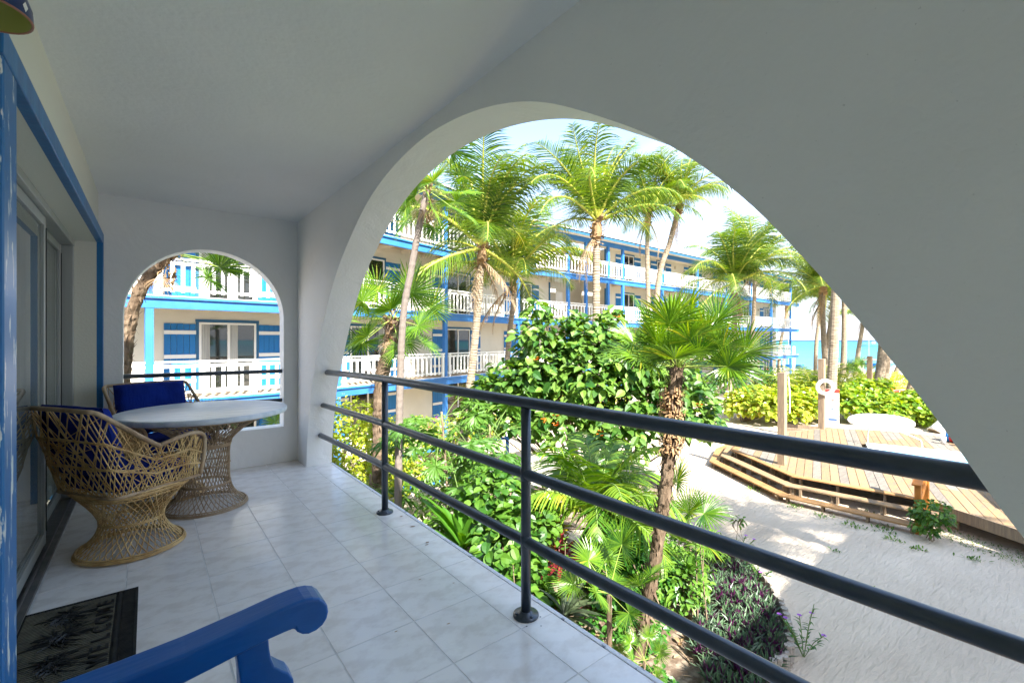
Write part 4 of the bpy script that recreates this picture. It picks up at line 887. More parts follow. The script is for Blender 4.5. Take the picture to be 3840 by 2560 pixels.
# ------------------------------------------------------------------ plants: leaf and frond meshes shared by many plants
random.seed(41)
def frond_mesh(e0, curl, nl=62, droop=1.0, wind=0, ln=.30, wdt=.0115, seed=0, mats=None):
    """feather frond of unit length along +X; e0 start angle, curl total bend"""
    random.seed(seed); m_ = MB(); N = 18; pts_ = []; p = Vector((0,0,0)); 
    for i in range(N+1):
        s_ = i/N; a = e0 - curl*s_**1.9; pts_.append(p.copy()); p = p + Vector((cos(a)*cos(wind*s_), cos(a)*sin(wind*s_), sin(a)))/N
    m_.tube(pts_, [.017*(1-.93*i/N)+.001 for i in range(N+1)], 5, cap=False, mi=1, rnd=.5)
    for k in range(nl):
        s_ = .13 + .87*(k/(nl-1)); i = min(int(s_*N), N-1); f_ = s_*N-i; c = pts_[i].lerp(pts_[i+1], f_); t = (pts_[i+1]-pts_[i]).normalized()
        side = t.cross(Vector((0,0,1))).normalized(); up = side.cross(t)
        l = ln*(sin(pi*min(1,(s_*.86+.12)))**.6)*random.uniform(.85,1.1)
        for sg in (-1,1):
            if random.random() < .03: continue
            fw = .35+.75*s_; d = (side*sg + t*fw + up*random.uniform(.0,.35)).normalized(); q = c.copy(); w0 = wdt*random.uniform(.8,1.15); pr_ = []
            dd = d.copy(); nseg = 4
            wv = t.copy()
            for j in range(nseg+1):
                ww = w0*(1 - (j/nseg)**2.2)*(.75 if j == 0 else 1)
                pr_.append(q - wv*ww*.5); pr_.append(q + wv*ww*.5)
                dd = (dd + Vector((0,0,-1))*droop*random.uniform(.10,.36)).normalized(); q = q + dd*l/nseg
            m_.add(pr_, [(2*j,2*j+1,2*j+3,2*j+2) for j in range(nseg)], 0)
    return m_.mesh('frond', mats or [M_frond, M_rachis], True)
FR = {}
for nm, e0, cu in (('up',1.42,.9),('high',1.12,1.5),('mid',.75,1.8),('low',.30,1.6),('hang',-.35,1.0)):
    FR[nm] = [frond_mesh(e0+random.uniform(-.1,.1), cu+random.uniform(-.15,.2), droop=dr, wind=wi, seed=int(100*e0)+k) for k, (dr, wi) in enumerate(((.9,.25),(1.4,-.2),(.6,.5)))]
DEADFR = [frond_mesh(-.7-.2*k, .8, nl=26, droop=2.0, ln=.2, wdt=.02, seed=70+k, mats=[M_dead, M_stem]) for k in range(3)]
def fan_mesh(n=26, spread=2.7, pet=.9, r_=.62, droop=.5, seed=0, fold=.3, wd=1.0, mats=None, hairs=True):
    """fan leaf: petiole along +X then a pleated blade, tips loose"""
    random.seed(seed); m_ = MB(); N = 6; pts_ = []
    for i in range(N+1): s_ = i/N; pts_.append(Vector((pet*s_, 0, -.10*pet*s_*s_)))
    m_.tube(pts_, [.012*(1-.45*i/N) for i in range(N+1)], 5, cap=False, mi=1, rnd=.5)
    c = pts_[-1]; dA = 2*spread/n
    for k in range(n):
        a = -spread + dA*(k+.5) + random.uniform(-.02,.02); rr_ = r_*(1-.28*(abs(a)/pi)**1.5)*random.uniform(.9,1.07)
        d0 = Vector((cos(a), sin(a), .12 + fold*abs(sin(a))*.6)).normalized(); sd_ = Vector((-sin(a), cos(a), 0)); q = c.copy(); dd = d0.copy(); pr_ = []; nseg = 5
        for j in range(nseg+1):
            t = j/nseg; ww = wd*rr_*math.tan(dA/2)*(t if t < .3 else .34 if t < .7 else .22)*1.05
            if j == nseg: ww = .0005
            z_ = Vector((0,0,1))*ww*.55
            pr_ += [q - sd_*ww, q + z_, q + sd_*ww]
            if t > .35: dd = (dd + Vector((0,0,-1))*droop*random.uniform(.12,.5)).normalized()
            q = q + dd*rr_/nseg
        m_.add(pr_, [f for j in range(nseg) for f in ((3*j,3*j+1,3*j+4,3*j+3),(3*j+1,3*j+2,3*j+5,3*j+4))], 0)
    return m_.mesh('fan_leaf', mats or [M_fan, M_fanrib], False)
FAN = [fan_mesh(seed=k, droop=d, n=nn, pet=p_) for k, (d, nn, p_) in enumerate(((.25,38,.85),(.5,36,.95),(.8,40,.8),(.12,34,.7),(.35,42,1.0)))]
DEADFAN = [fan_mesh(seed=9+k, droop=1.5, n=16, spread=1.2, pet=.5, r_=.5, wd=.5, mats=[M_dead, M_stem]) for k in range(2)]

def trunk_mesh(path, r0, r1, kind, seed, nside=12):
    random.seed(seed); pth = catmull(path, 14); m_ = MB(); Ls = [0]
    for i in range(1, len(pth)): Ls.append(Ls[-1] + (pth[i]-pth[i-1]).length)
    tot = Ls[-1]
    def at(s_):
        s_ = min(max(s_,0),tot-1e-4); i = next(j for j in range(1,len(Ls)) if Ls[j] >= s_); f_ = (s_-Ls[i-1])/(Ls[i]-Ls[i-1]+1e-9); return pth[i-1].lerp(pth[i], f_)
    if kind == 'ring':
        pts_, rad = [], []; s_ = 0
        while s_ < tot:
            f_ = s_/tot; r_ = r0 + (r1-r0)*f_**.8; r_ *= 1 + .35*math.exp(-s_/.35); h = random.uniform(.05,.10)
            for a, b_ in ((0,1.05),(.78,.97),(.88,.88),(.98,.9)):
                pts_.append(at(s_+h*a)); rad.append(r_*b_)
            s_ += h
        o_ = len(m_.f); m_.tube(pts_, rad, nside, jit=.035)
        for i in range(len(pts_)-1):
            if i % 4 in (1,2) :
                for k in range(nside):
                    if random.random() < .9: m_.m[o_+i*nside+k] = 1
    else:
        N = max(8, int(tot/.06)); m_.tube([at(tot*i/N) for i in range(N+1)], [(r0+(r1-r0)*i/N)*(1+.12*noise.noise(Vector((i*.9,seed,0)))) for i in range(N+1)], nside, jit=.10 if kind == 'hairy' else .05)
    return m_, at, tot
def boots(m_, p, up, r_, n, seed, l0=.12, l1=.32, spread=.6, wm=1):
    random.seed(seed)
    for k in range(n):
        a = random.uniform(0,2*pi); z_ = random.uniform(-.45,.35); o_ = p + up*z_; d = Vector((cos(a), sin(a), 0)); l = random.uniform(l0,l1); w_ = random.uniform(.04,.09)*(r_/.15)*wm
        s_ = d.cross(up).normalized(); b0 = o_ + d*r_*.75; tip = b0 + d*l*spread*random.uniform(.4,1.3) + up*l*random.uniform(-.6,1.0); mid_ = b0.lerp(tip,.5) + d*.05
        m_.add([b0 - s_*w_, b0 + s_*w_, mid_ + s_*w_*.8, mid_ - s_*w_*.8, tip + s_*w_*.25, tip - s_*w_*.25, b0+d*.03], [(0,1,2,3),(3,2,4,5)])
def coconut(label, path, r0, r1, L_, nfr, seed, white=0, az0=0, classes=None, cone=1.0, fl=None, spread_bias=None):
    """path from head to base"""
    path = [Vector(p) for p in path][::-1]; head = path[-1]; base = path[0]
    t_ = thing('coconut_palm', label, 'palm tree', tuple(base), group='coconut palms between the hotel and the beach')
    m_, at, tot = trunk_mesh(path, r0, r1, 'ring', seed); m_.build('trunk', [M_bark, M_bark_ring], t_, smooth=False)
    if white:
        q = MB(); N = 10; q.tube([at(white*i/N) for i in range(N+1)], [(r0*(1+.35*math.exp(-(white*i/N)/.35)))*1.13 for i in range(N+1)], 14, jit=.01); q.build('painted_trunk_base', M_limewash, t_, smooth=True)
    up = (at(tot)-at(tot-.4)).normalized(); q = MB(); q.tube([head-up*.35, head-up*.1, head+up*.15, head+up*.5], [r1*1.05, r1*1.5, r1*1.25, r1*.5], 10, jit=.12); boots(q, head, up, r1*1.5, 46, seed); q.build('dry_boot_cluster', M_boot, t_)
    q = MB(); random.seed(seed+5)
    for k in range(5): 
        a = 2*pi*k/5+seed; q.tube([head+up*.1, head+up*.55+Vector((cos(a)*.10,sin(a)*.10,0)), head+up*1.0+Vector((cos(a)*.25,sin(a)*.25,0))], [.055,.04,.02], 6)
    q.build('leaf_stalk_base', M_rachis, t_, smooth=True)
    cls = classes or (['up']*4 + ['high']*6 + ['mid']*6 + ['low']*5 + ['hang']*2)
    random.seed(seed+9)
    for k in range(3):
        M = Matrix.Translation(head-up*.1) @ Matrix.Rotation(random.uniform(0,6.28),4,'Z') @ Matrix.Diagonal((L_*random.uniform(.45,.75),)*3+(1,)); o_ = link('dead_frond', random.choice(DEADFR), t_); o_.matrix_basis = M
    random.seed(seed+1)
    nfr = int(nfr*1.12)
    for k in range(nfr):
        c = cls[k % len(cls)]; az = az0 + k*2.39996 + random.uniform(-.25,.25)
        if spread_bias: az = spread_bias(az, c)
        me = random.choice(FR[c]); s_ = L_*random.uniform(.92,1.2)
        M = Matrix.Translation(head + up*.25) @ Matrix.Rotation(az,4,'Z') @ Matrix.Rotation(random.uniform(-.25,.25),4,'X') @ Matrix.Diagonal((s_,s_,s_,1))
        o_ = link('frond', me, t_); o_.matrix_basis = M
    return t_
coconut('tall leaning coconut palm with ringed pale trunk left of the flowering tree, heavy drooping crown', [(8.25,11.96,3.99),(8.18,12.02,2.64),(8.02,12.15,.45),(7.7,12.4,-2.95)], .145, .105, 3.3, 22, 1, classes=['up','up','high','up','hang','high','high','low','mid'])
coconut('shorter coconut palm with white base and low spreading fronds before the first floor', [(11.85,14.86,3.71),(11.87,14.84,3.04),(11.68,14.99,.95),(11.59,15.06,-2.95)],   .13, .10, 3.7, 22, 2, white=1.0, az0=.7, classes=['high','up','mid','mid','low','high'])
coconut('tall coconut palm standing behind the flowering tree, crown highest in the middle of the arch', [(10.73,9.36,4.71),(10.71,9.38,3.57),(10.7,9.38,1.7),(10.64,9.43,-2.95)], .13, .105, 2.75, 22, 3, az0=.2, classes=['up','high','up','high','mid','low'])
coconut('slim straight coconut palm left of the leaning one in the middle of the arch', [(18.77,13.19,7.21),(18.74,13.22,5.48),(18.77,13.19,2.29),(18.67,13.27,-2.95)], .13, .10, 2.9, 20, 4, classes=['up','mid','low','mid','high','low'])
coconut('coconut palm leaning right, its crown against the sky beside the slim straight one', [(19.92,12.28,7.65),(19.62,12.52,6.12),(19.12,12.92,3.69),(18.85,13.0,-2.95)], .15, .115, 3.0, 20, 5, az0=1.1, classes=['up','high','mid','mid','low'])
coconut('coconut palm with white painted base on the path behind the low fan palm', [(28.83,13.9,4.67),(28.83,13.9,2.58),(28.79,13.93,.07),(28.4,14.24,-2.95)], .17, .14, 4.1, 22, 6, white=1.1, az0=.4)
coconut('slender grey coconut palm just right of the white based one, crown higher', [(39.37,17.28,7.16),(39.3,17.34,4.07),(39.13,17.47,.77),(38.92,17.64,-2.95)], .19, .14, 5.0, 20, 7, white=1.3)
coconut('coconut palm with dark ringed trunk behind the life ring post', [(35.69,11.27,4.74),(35.69,11.27,3.03),(35.79,11.19,.33),(36.01,11.01,-2.95)], .19, .15, 3.6, 24, 8)
coconut('thin curving coconut palm behind the dark ringed one, near the sea', [(41.33,13.18,4.36),(41.23,13.26,2.89),(41.03,13.41,.8),(40.97,13.46,-2.95)], .15, .12, 3.4, 16, 9)
coconut('thin reddish coconut palm leaning right between the thick trunk and the dark ringed trunk', [(44.39,13.31,4.3),(44.32,13.36,3.41),(44.01,13.61,.77),(43.83,13.75,-2.95)], .15, .13, 3.4, 16, 10)
coconut('thickest coconut trunk, white at its foot behind the rules sign, crown hidden by the arch', [(27.39,7.89,7.73),(27.26,8.0,5.03),(27.18,8.06,2.34),(26.99,8.21,-2.95)], .24, .17, 3.4, 18, 11, white=1.15)
coconut('straight grey coconut palm with white base on the beach right of the thickest trunk', [(48.67,13.74,6.2),(48.71,13.71,3.1),(48.67,13.74,.01),(48.52,13.86,-2.95)], .24, .19, 4.3, 18, 12, white=.9)
coconut('small distant coconut palm with drooping yellow fronds at the waterline', [(67.15,16.96,4.2),(67.0,17.08,2.42),(66.65,17.36,-.13),(66.47,17.5,-2.95)], .26, .20, 4.0, 14, 13, classes=['mid','low','hang','mid','low'])
coconut('stout ringed coconut palm with white foot behind the paddle board', [(34.09,7.43,4.38),(33.95,7.55,2.19),(33.72,7.72,-.63),(33.29,8.06,-2.95)], .27, .21, 3.0, 18, 14, white=.85)
coconut('thinner coconut palm with white base directly behind the stout one', [(43.09,9.23,4.97),(42.93,9.36,2.41),(42.85,9.42,-.75),(42.62,9.6,-2.95)], .22, .18, 3.4, 16, 15, white=.9)
coconut('dark coconut palm leaning right in front of the white jetty hut', [(62.58,11.65,3.4),(62.03,12.08,.89),(61.48,12.52,-1.34),(61.09,12.83,-2.95)], .25, .20, 4, 14, 16)
coconut('pale coconut palm with white base right of the jetty hut', [(57.76,10.36,3.23),(57.32,10.71,.16),(57.12,10.87,-1.88),(57.04,10.93,-2.95)], .22, .18, 4, 14, 17, white=1.3)
coconut('leaning coconut palm with shaggy ringed trunk near the kayaks', [(37.9,5.69,3.36),(37.01,6.39,.43),(36.5,6.8,-1.68),(35.99,7.2,-2.95)], .30, .23, 3.4, 16, 18, white=.7)
coconut('coconut palm with white base beside the picnic table', [(43.46,6.38,2.72),(42.95,6.79,-.26),(42.59,7.08,-2.11),(42.39,7.24,-2.95)], .26, .22, 3.4, 14, 19, white=.9)
coconut('strongly leaning palm with long white painted trunk at the deck corner', [(30.63,2.52,3.0),(29.57,3.36,-.44),(28.95,3.85,-1.9),(28.3,4.4,-2.95)], .26, .20, 3.4, 14, 20, white=2.2)
coconut('distant palm seen through the top end balcony of the hotel', [(65.39,24.73,5.4),(65.25,24.84,3.91),(64.71,25.28,.43),(64.57,25.38,-2.95)], .2, .17, 4.6, 16, 21)
# palms out of frame whose crowns shade the sand
for k, (x, y, z, l) in enumerate(((9.0,-4.2,4.9,1.9),(10.4,-5.4,4.3,1.8),(7.2,-3.6,4.4,1.9))):
    coconut(('tall palm behind the balcony, first from the wing','tall palm behind the balcony, farthest towards the pool','tall palm behind the balcony, nearest the balcony')[k], [(x,y,z),(x+.1,y,0),(x+.2,y+.1,-2.95)], .15, .12, l, 22, 30+k)

def fanpalm(label, path, r0, r1, kind, leaves, seed, mat_, group='fan palms in the garden', scale=1.0, dead=4, barkboots=0, nside=10):
    path = [Vector(p) for p in path][::-1]; head = path[-1]
    t_ = thing('fan_palm', label, 'palm tree', tuple(path[0]), group=group)
    m_, at, tot = trunk_mesh(path, r0, r1, kind, seed, nside)
    if barkboots: 
        random.seed(seed)
        for k in range(barkboots):
            s_ = random.uniform(.0,1)**.7*tot; p = at(s_); up = Vector((0,0,1)); a = random.uniform(0,2*pi); d = Vector((cos(a),sin(a),0)); rr_ = r0+(r1-r0)*s_/tot
            l = random.uniform(.08,.2); sd_ = d.cross(up)*random.uniform(.012,.03); b0 = p+d*rr_*.85; tip = b0+d*random.uniform(.03,.10)+up*l*random.choice((1,1,1,-.6)); m_.add([b0-sd_,b0+sd_,tip+sd_*.2,tip-sd_*.2],[(0,1,2,3)])
    m_.build('trunk', mat_, t_)
    random.seed(seed+2)
    up = Vector((0,0,1))
    if dead:
        q = MB(); boots(q, head-Vector((0,0,.15)), up, r1*1.2, 90, seed, .10, .28, .4, .4); q.build('dry_fibre', M_boot, t_)
        for k in range(dead):
            M = Matrix.Translation(head-Vector((0,0,.1))) @ Matrix.Rotation(random.uniform(0,6.28),4,'Z') @ Matrix.Rotation(random.uniform(.7,1.2),4,'Y') @ Matrix.Diagonal((scale*.8,)*3+(1,)); o_ = link('dead_leaf', random.choice(DEADFAN), t_); o_.matrix_basis = M
    for az, el, s_ in leaves:
        M = Matrix.Translation(head) @ Matrix.Rotation(az,4,'Z') @ Matrix.Rotation(-el,4,'Y') @ Matrix.Rotation(random.uniform(-1.1,1.1),4,'X') @ Matrix.Diagonal((scale*s_,)*3+(1,))
        o_ = link('fan_leaf', random.choice(FAN), t_); o_.matrix_basis = M
    return t_
def crown(n, seed, els=(1.3,-.5), s0=.85, s1=1.15):
    random.seed(seed); return [(k*2.39996+random.uniform(-.2,.2), els[0]+(els[1]-els[0])*(k/(n-1))**.8+random.uniform(-.12,.12), random.uniform(s0,s1)) for k in range(n)]
fanpalm('tall slim fan palm behind the first rail post, spiky crown high in the arch', [(3.80,7.18,3.95),(3.60,7.35,2.62),(3.46,7.47,1.23),(3.40,7.52,-2.95)], .07, .055, 'smooth', crown(17,51,(1.2,-.9),.8,1.1), 51, M_bark3, scale=.78, dead=3)
fanpalm('shorter shaggy fan palm left of the slim one with dark fibrous trunk', [(3.76,8.5,1.75),(3.73,8.53,1.32),(3.56,8.66,.17),(3.54,8.68,-2.95)], .115, .13, 'hairy', crown(17,52,(1.2,-.75)), 52, M_bark2, scale=.95, dead=3, barkboots=160)
fanpalm('bushy fan palm in the middle foreground with rough brown trunk crossing the rails', [(5.50,3.42,.98),(5.45,3.46,.34),(5.42,3.50,-.35),(5.34,3.55,-1.05),(5.22,3.64,-2.0),(5.09,3.75,-2.95)],   .072, .088, 'hairy', crown(40,53,(1.5,.05),.85,1.2)+[(-.75,.0,1.2),(-1.0,.12,1.1)], 53, M_bark2, scale=.70, dead=0, barkboots=420, nside=14)
q_ = MB(); boots(q_, Vector((5.45,3.47,.30)), Vector((0,0,1)), .11, 420, 77, .12, .28, .42, .30); q_.build('brown_leaf_bases', M_boot, [o for o in bpy.data.objects if o.name.startswith('fan_palm') and o.get('label','').startswith('bushy')][0])
fanpalm('fan palm with curved fibrous trunk seen through the small end arch', [(.30,9.9,2.85),(.02,10.15,2.45),(-.17,10.28,2.0),(-.27,10.36,1.46),(-.33,10.40,.7),(-.37,10.44,.02),(-.35,10.42,-2.95)], .11, .095, 'hairy', [(.2,.25,1),(.7,.1,1.1),(-.3,.3,1),(1.2,.3,1),(-.9,.1,1.1),(2,.6,1),(3,.5,.9),(-2,.5,1),(.0,-.15,1.0),(-.55,-.2,1),(.4,-.45,.9)], 54, M_bark2, scale=1.0, dead=2, barkboots=200)
for lab, hd, s_, sd_, n in (('small fan palm below the curved trunk, seen through the end arch', (.55,9.7,-.75), .8, 55, 9),('small fan palm just above the table edge in the end arch', (1.6,9.6,-.85), .75, 56, 8),('low fan palm showing under the table through the end arch', (1.5,10.4,-1.9), .7, 57, 9),
     ('young fan palm right of the rough brown trunk, leaning over the sand', (6.55,4.35,-1.75), .8, 58, 12),('small bright fan palm low in the flower bed under the rails', (4.42,3.66,-1.75), .52, 59, 9),('tiny blue green fan palm on bare soil in the bed', (4.62,3.30,-2.45), .28, 60, 8),
     ('little dwarf fan palm on the beach by the sea wall', (50.5,13.2,-2.2), 1.6, 61, 10)):
    h = Vector(hd); fanpalm(lab, [tuple(h), tuple(h*.5+Vector((h.x,h.y,-2.95))*.5), (h.x,h.y,-2.95)], .05*s_/.8, .05*s_/.8, 'hairy', crown(n,sd_,(1.2,-.1)), sd_, M_bark2, scale=s_, dead=0, group='small fan palms')
# feather palms in the bed
M_areca = leafmat('bright_feather_leaf', (.04,.13,.01), (.20,.31,.025), (.40,.40,.04), .34, .38)
ARF = [frond_mesh(e0, cu, nl=30, droop=.8, ln=.40, wdt=.030, wind=wi, seed=80+k, mats=[M_areca, M_greenstem]) for k, (e0, cu, wi) in enumerate(((1.25,1.2,.2),(1.05,1.9,-.2),(.8,2.0,.1),(.45,1.9,.3)))]
def feather(label, head, base, r_, L_, n, seed, mts, cat='palm tree', trunk=True):
    t_ = thing('feather_palm', label, cat, tuple(base)); H = Vector(head); B = Vector(base)
    if trunk:
        q = MB(); q.tube([B, B.lerp(H,.45)], [r_*1.1, r_], 12); q.build('trunk', M_bark3, t_, smooth=True); q = MB(); q.tube([B.lerp(H,.452), B.lerp(H,.7), H], [r_*1.05,r_*1.12,r_*.7], 12); q.build('green_crownshaft', M_greentrunk, t_, smooth=True)
    random.seed(seed)
    for k in range(n):
        M = Matrix.Translation(H-Vector((0,0,.03))) @ Matrix.Rotation(k*2.39996+random.uniform(-.2,.2),4,'Z') @ Matrix.Diagonal((L_*random.uniform(.85,1.1),)*3+(1,)); o_ = link('frond', mts[min(int(len(mts)*k/n),len(mts)-1)], t_); o_.matrix_basis = M
    return t_
feather('young feather palm with green shaft in the middle of the flower bed', (5.80,5.1,-1.58), (5.77,5.13,-2.95), .085, 1.75, 17, 62, ARF)
YF = [frond_mesh(1.2,1.0,nl=28,droop=.8,ln=.30,wdt=.02,seed=90), frond_mesh(.9,1.2,nl=28,droop=.8,ln=.30,wdt=.02,seed=91)]
feather('young coconut palm sprouting from the hedge left of the life ring post', (31.2,10.3,-2.6), (31.2,10.3,-2.95), .09, 3.4, 11, 63, YF, trunk=False)

# ------------------------------------------------------------------ shrubs and low plants
def leaf(m_, c, d, up, l, w_, droop=.3, shape='oval', mi=0, fold=.18):
    """one leaf from c along d"""
    d = d.normalized(); s_ = d.cross(up); s_ = s_.normalized() if s_.length > 1e-4 else d.orthogonal().normalized(); n_ = s_.cross(d).normalized()
    prof = {'oval': ((0,.08),(.25,.8),(.55,1),(.82,.6),(1,.02)), 'round': ((0,.15),(.2,.85),(.5,1.05),(.8,.85),(1,.12)), 'strap': ((0,.35),(.3,.9),(.6,1),(.85,.6),(1,.02)), 'lance': ((0,.4),(.25,1),(.6,.7),(1,.0))}[shape]
    vv = []; 
    for t, k in prof:
        dr = -droop*l*t*t; p = c + d*l*t + Vector((0,0,dr)); ww = w_*.5*k; vv += [p - s_*ww + n_*ww*fold*2, p, p + s_*ww + n_*ww*fold*2]
    k = len(prof); m_.add(vv, [f for j in range(k-1) for f in ((3*j,3*j+1,3*j+4,3*j+3),(3*j+1,3*j+2,3*j+5,3*j+4))], mi)
def leaf_mesh(l, w_, shape, mt, droop=.25):
    m_ = MB(); leaf(m_, Vector((0,0,0)), Vector((1,0,0)), Vector((0,0,1)), l, w_, droop, shape); return m_.mesh('leaf', mt)
def shrub(name, label, cat, blobs, n, l, w_, shape, mt, base, seed, group=None, inner=.35, singles=0, flowers=None, stems=True, camp=Vector((0,0,1.35)), droop=.3, ori=.5, smt=None, squash=1, lump_k=.28):
    """leaf cloud over ellipsoid blobs (x,y,z,r[,rz]) with stems from base"""
    random.seed(seed); t_ = thing(name, label, cat, tuple(base), group=group); m_ = MB(); tot = sum(b_[3]**2 for b_ in blobs); single = []
    for b_ in blobs:
        c = Vector(b_[:3]); r_ = b_[3]; rz_ = b_[4] if len(b_) > 4 else r_*.85; k = int(n*r_*r_/tot)
        for i in range(k):
            z_ = random.uniform(-.55,1); a = random.uniform(0,2*pi); q = math.sqrt(max(0,1-z_*z_)); nrm_ = Vector((q*cos(a), q*sin(a), z_))
            rad_ = 1 - inner*random.random()**1.6; lump = 1 + lump_k*noise.noise(Vector((nrm_.x*2.2, nrm_.y*2.2, nrm_.z*2.2+seed+b_[0])))
            p = c + Vector((nrm_.x*r_, nrm_.y*r_, nrm_.z*rz_))*rad_*lump
            if p.z < G+.05: continue
            d = (nrm_*ori + Vector((random.uniform(-1,1), random.uniform(-1,1), random.uniform(-.7,.5)))).normalized()
            s_ = random.uniform(.65,1.2); up_ = (Vector((0,0,1)) + nrm_*.7 + Vector((random.uniform(-.5,.5),)*3)).normalized()
            if singles and rad_ > .8 and nrm_.dot((camp-c).normalized()) > .15: single.append((p, d, up_, s_))
            else: leaf(m_, p, d, up_, l*s_, w_*s_, droop, shape)
    if singles:
        random.shuffle(single); me = leaf_mesh(l, w_, shape, mt, droop)
        for p, d, up_, s_ in single[singles:]: leaf(m_, p, d, up_, l*s_, w_*s_, droop, shape)
        for p, d, up_, s_ in single[:singles]:
            y_ = up_.cross(d).normalized(); z_ = d.cross(y_).normalized(); M = Matrix(((d.x,y_.x,z_.x,p.x),(d.y,y_.y,z_.y,p.y),(d.z,y_.z,z_.z,p.z),(0,0,0,1))) @ Matrix.Diagonal((s_,s_,s_,1))
            o_ = link('leaf', me, t_); o_.matrix_basis = M
    m_.build('foliage', mt, t_, kind='stuff')
    if stems:
        q = MB(); B = Vector(base)
        for b_ in blobs:
            for k in range(3):
                e_ = Vector(b_[:3]) + Vector((random.uniform(-.6,.6)*b_[3], random.uniform(-.6,.6)*b_[3], random.uniform(-.2,.5)*b_[3])); mid_ = B.lerp(e_,.5) + Vector((random.uniform(-.15,.15), random.uniform(-.15,.15), .1)); q.tube(catmull([B + Vector((random.uniform(-.1,.1), random.uniform(-.1,.1), -.02)), mid_, e_], 4), [.03*min(1,b_[3])]*4+[.015]*5, 5)
        q.build('stems', smt or M_stem, t_, kind='stuff')
    if flowers:
        fm, cnt, fs, per = flowers; me = None
        for k in range(cnt):
            b_ = random.choice(blobs); c = Vector(b_[:3]); v_ = (camp-c).normalized(); d = (v_ + Vector((random.uniform(-.9,.9), random.uniform(-.9,.9), random.uniform(-.3,1.0)))).normalized(); p = c + Vector((d.x*b_[3], d.y*b_[3], d.z*(b_[4] if len(b_) > 4 else b_[3]*.85)))*1.03
            f_ = MB()
            for j in range(per):
                pp = p + Vector((random.uniform(-fs,fs), random.uniform(-fs,fs), random.uniform(-fs,fs)))*.8
                for a in range(5): leaf(f_, pp, Vector((cos(a*1.257), sin(a*1.257), .4)), Vector((0,0,1)), fs*.55, fs*.4, .2, 'round')
            f_.build('flower', fm, t_)
    return t_
shrub('flowering_tree', 'big rounded tree with broad bright leaves and orange flowers in the middle of the garden', 'tree',
    [(7.35,9.5,-.55,1.05),(8.05,8.95,1.35,.72),(8.15,8.9,.55,.95),(9.15,8.1,1.25,.8),(9.0,8.2,.5,1.2),(9.9,7.5,.75,1.0),(10.8,6.9,.25,.95),(11.1,6.6,-.6,.9),(10.2,7.2,-.5,1.1),(8.6,8.6,-.6,1.2),(7.5,9.3,.15,.8),(11.35,6.35,-1.0,.55),(9.4,7.6,-1.0,.9),(8.02,8.97,2.1,.3),(9.5,7.85,1.95,.32),(8.75,8.4,1.75,.3),(10.4,7.2,1.35,.35),(7.0,9.8,.15,.35),(6.75,9.9,-.5,.5)],
    7000, .25, .17, 'oval', M_geiger, (9.0,8.2,G), 101, inner=.5, lump_k=.5, singles=280, flowers=(M_flower, 16, .08, 5), droop=.35)
shrub('yellow_green_hedge', 'yellow green small leaved hedge left of the shaggy palm behind the first rails', 'hedge',
    [(3.15,11.5,-.75,.75),(3.7,11.1,-.7,.8),(4.35,10.6,-.95,.7),(3.2,11.3,-1.7,1.0),(4.0,10.8,-1.7,1.0),(4.6,10.3,-1.9,.7),(3.6,10.6,-2.3,1.0)], 6500, .095, .07, 'oval', M_lime, (3.8,11,G), 102, inner=.3, flowers=(M_pink, 10, .05, 3))
shrub('bougainvillea_bush', 'bush with pink and orange blossom before the ground floor windows', 'bush', [(5.6,13.2,-1.6,.7),(6.6,13.3,-1.8,.8),(7.8,13.6,-1.9,.8)], 2200, .10, .07, 'oval', M_lime, (6.6,13.3,G), 103, flowers=(M_pink, 16, .06, 4))
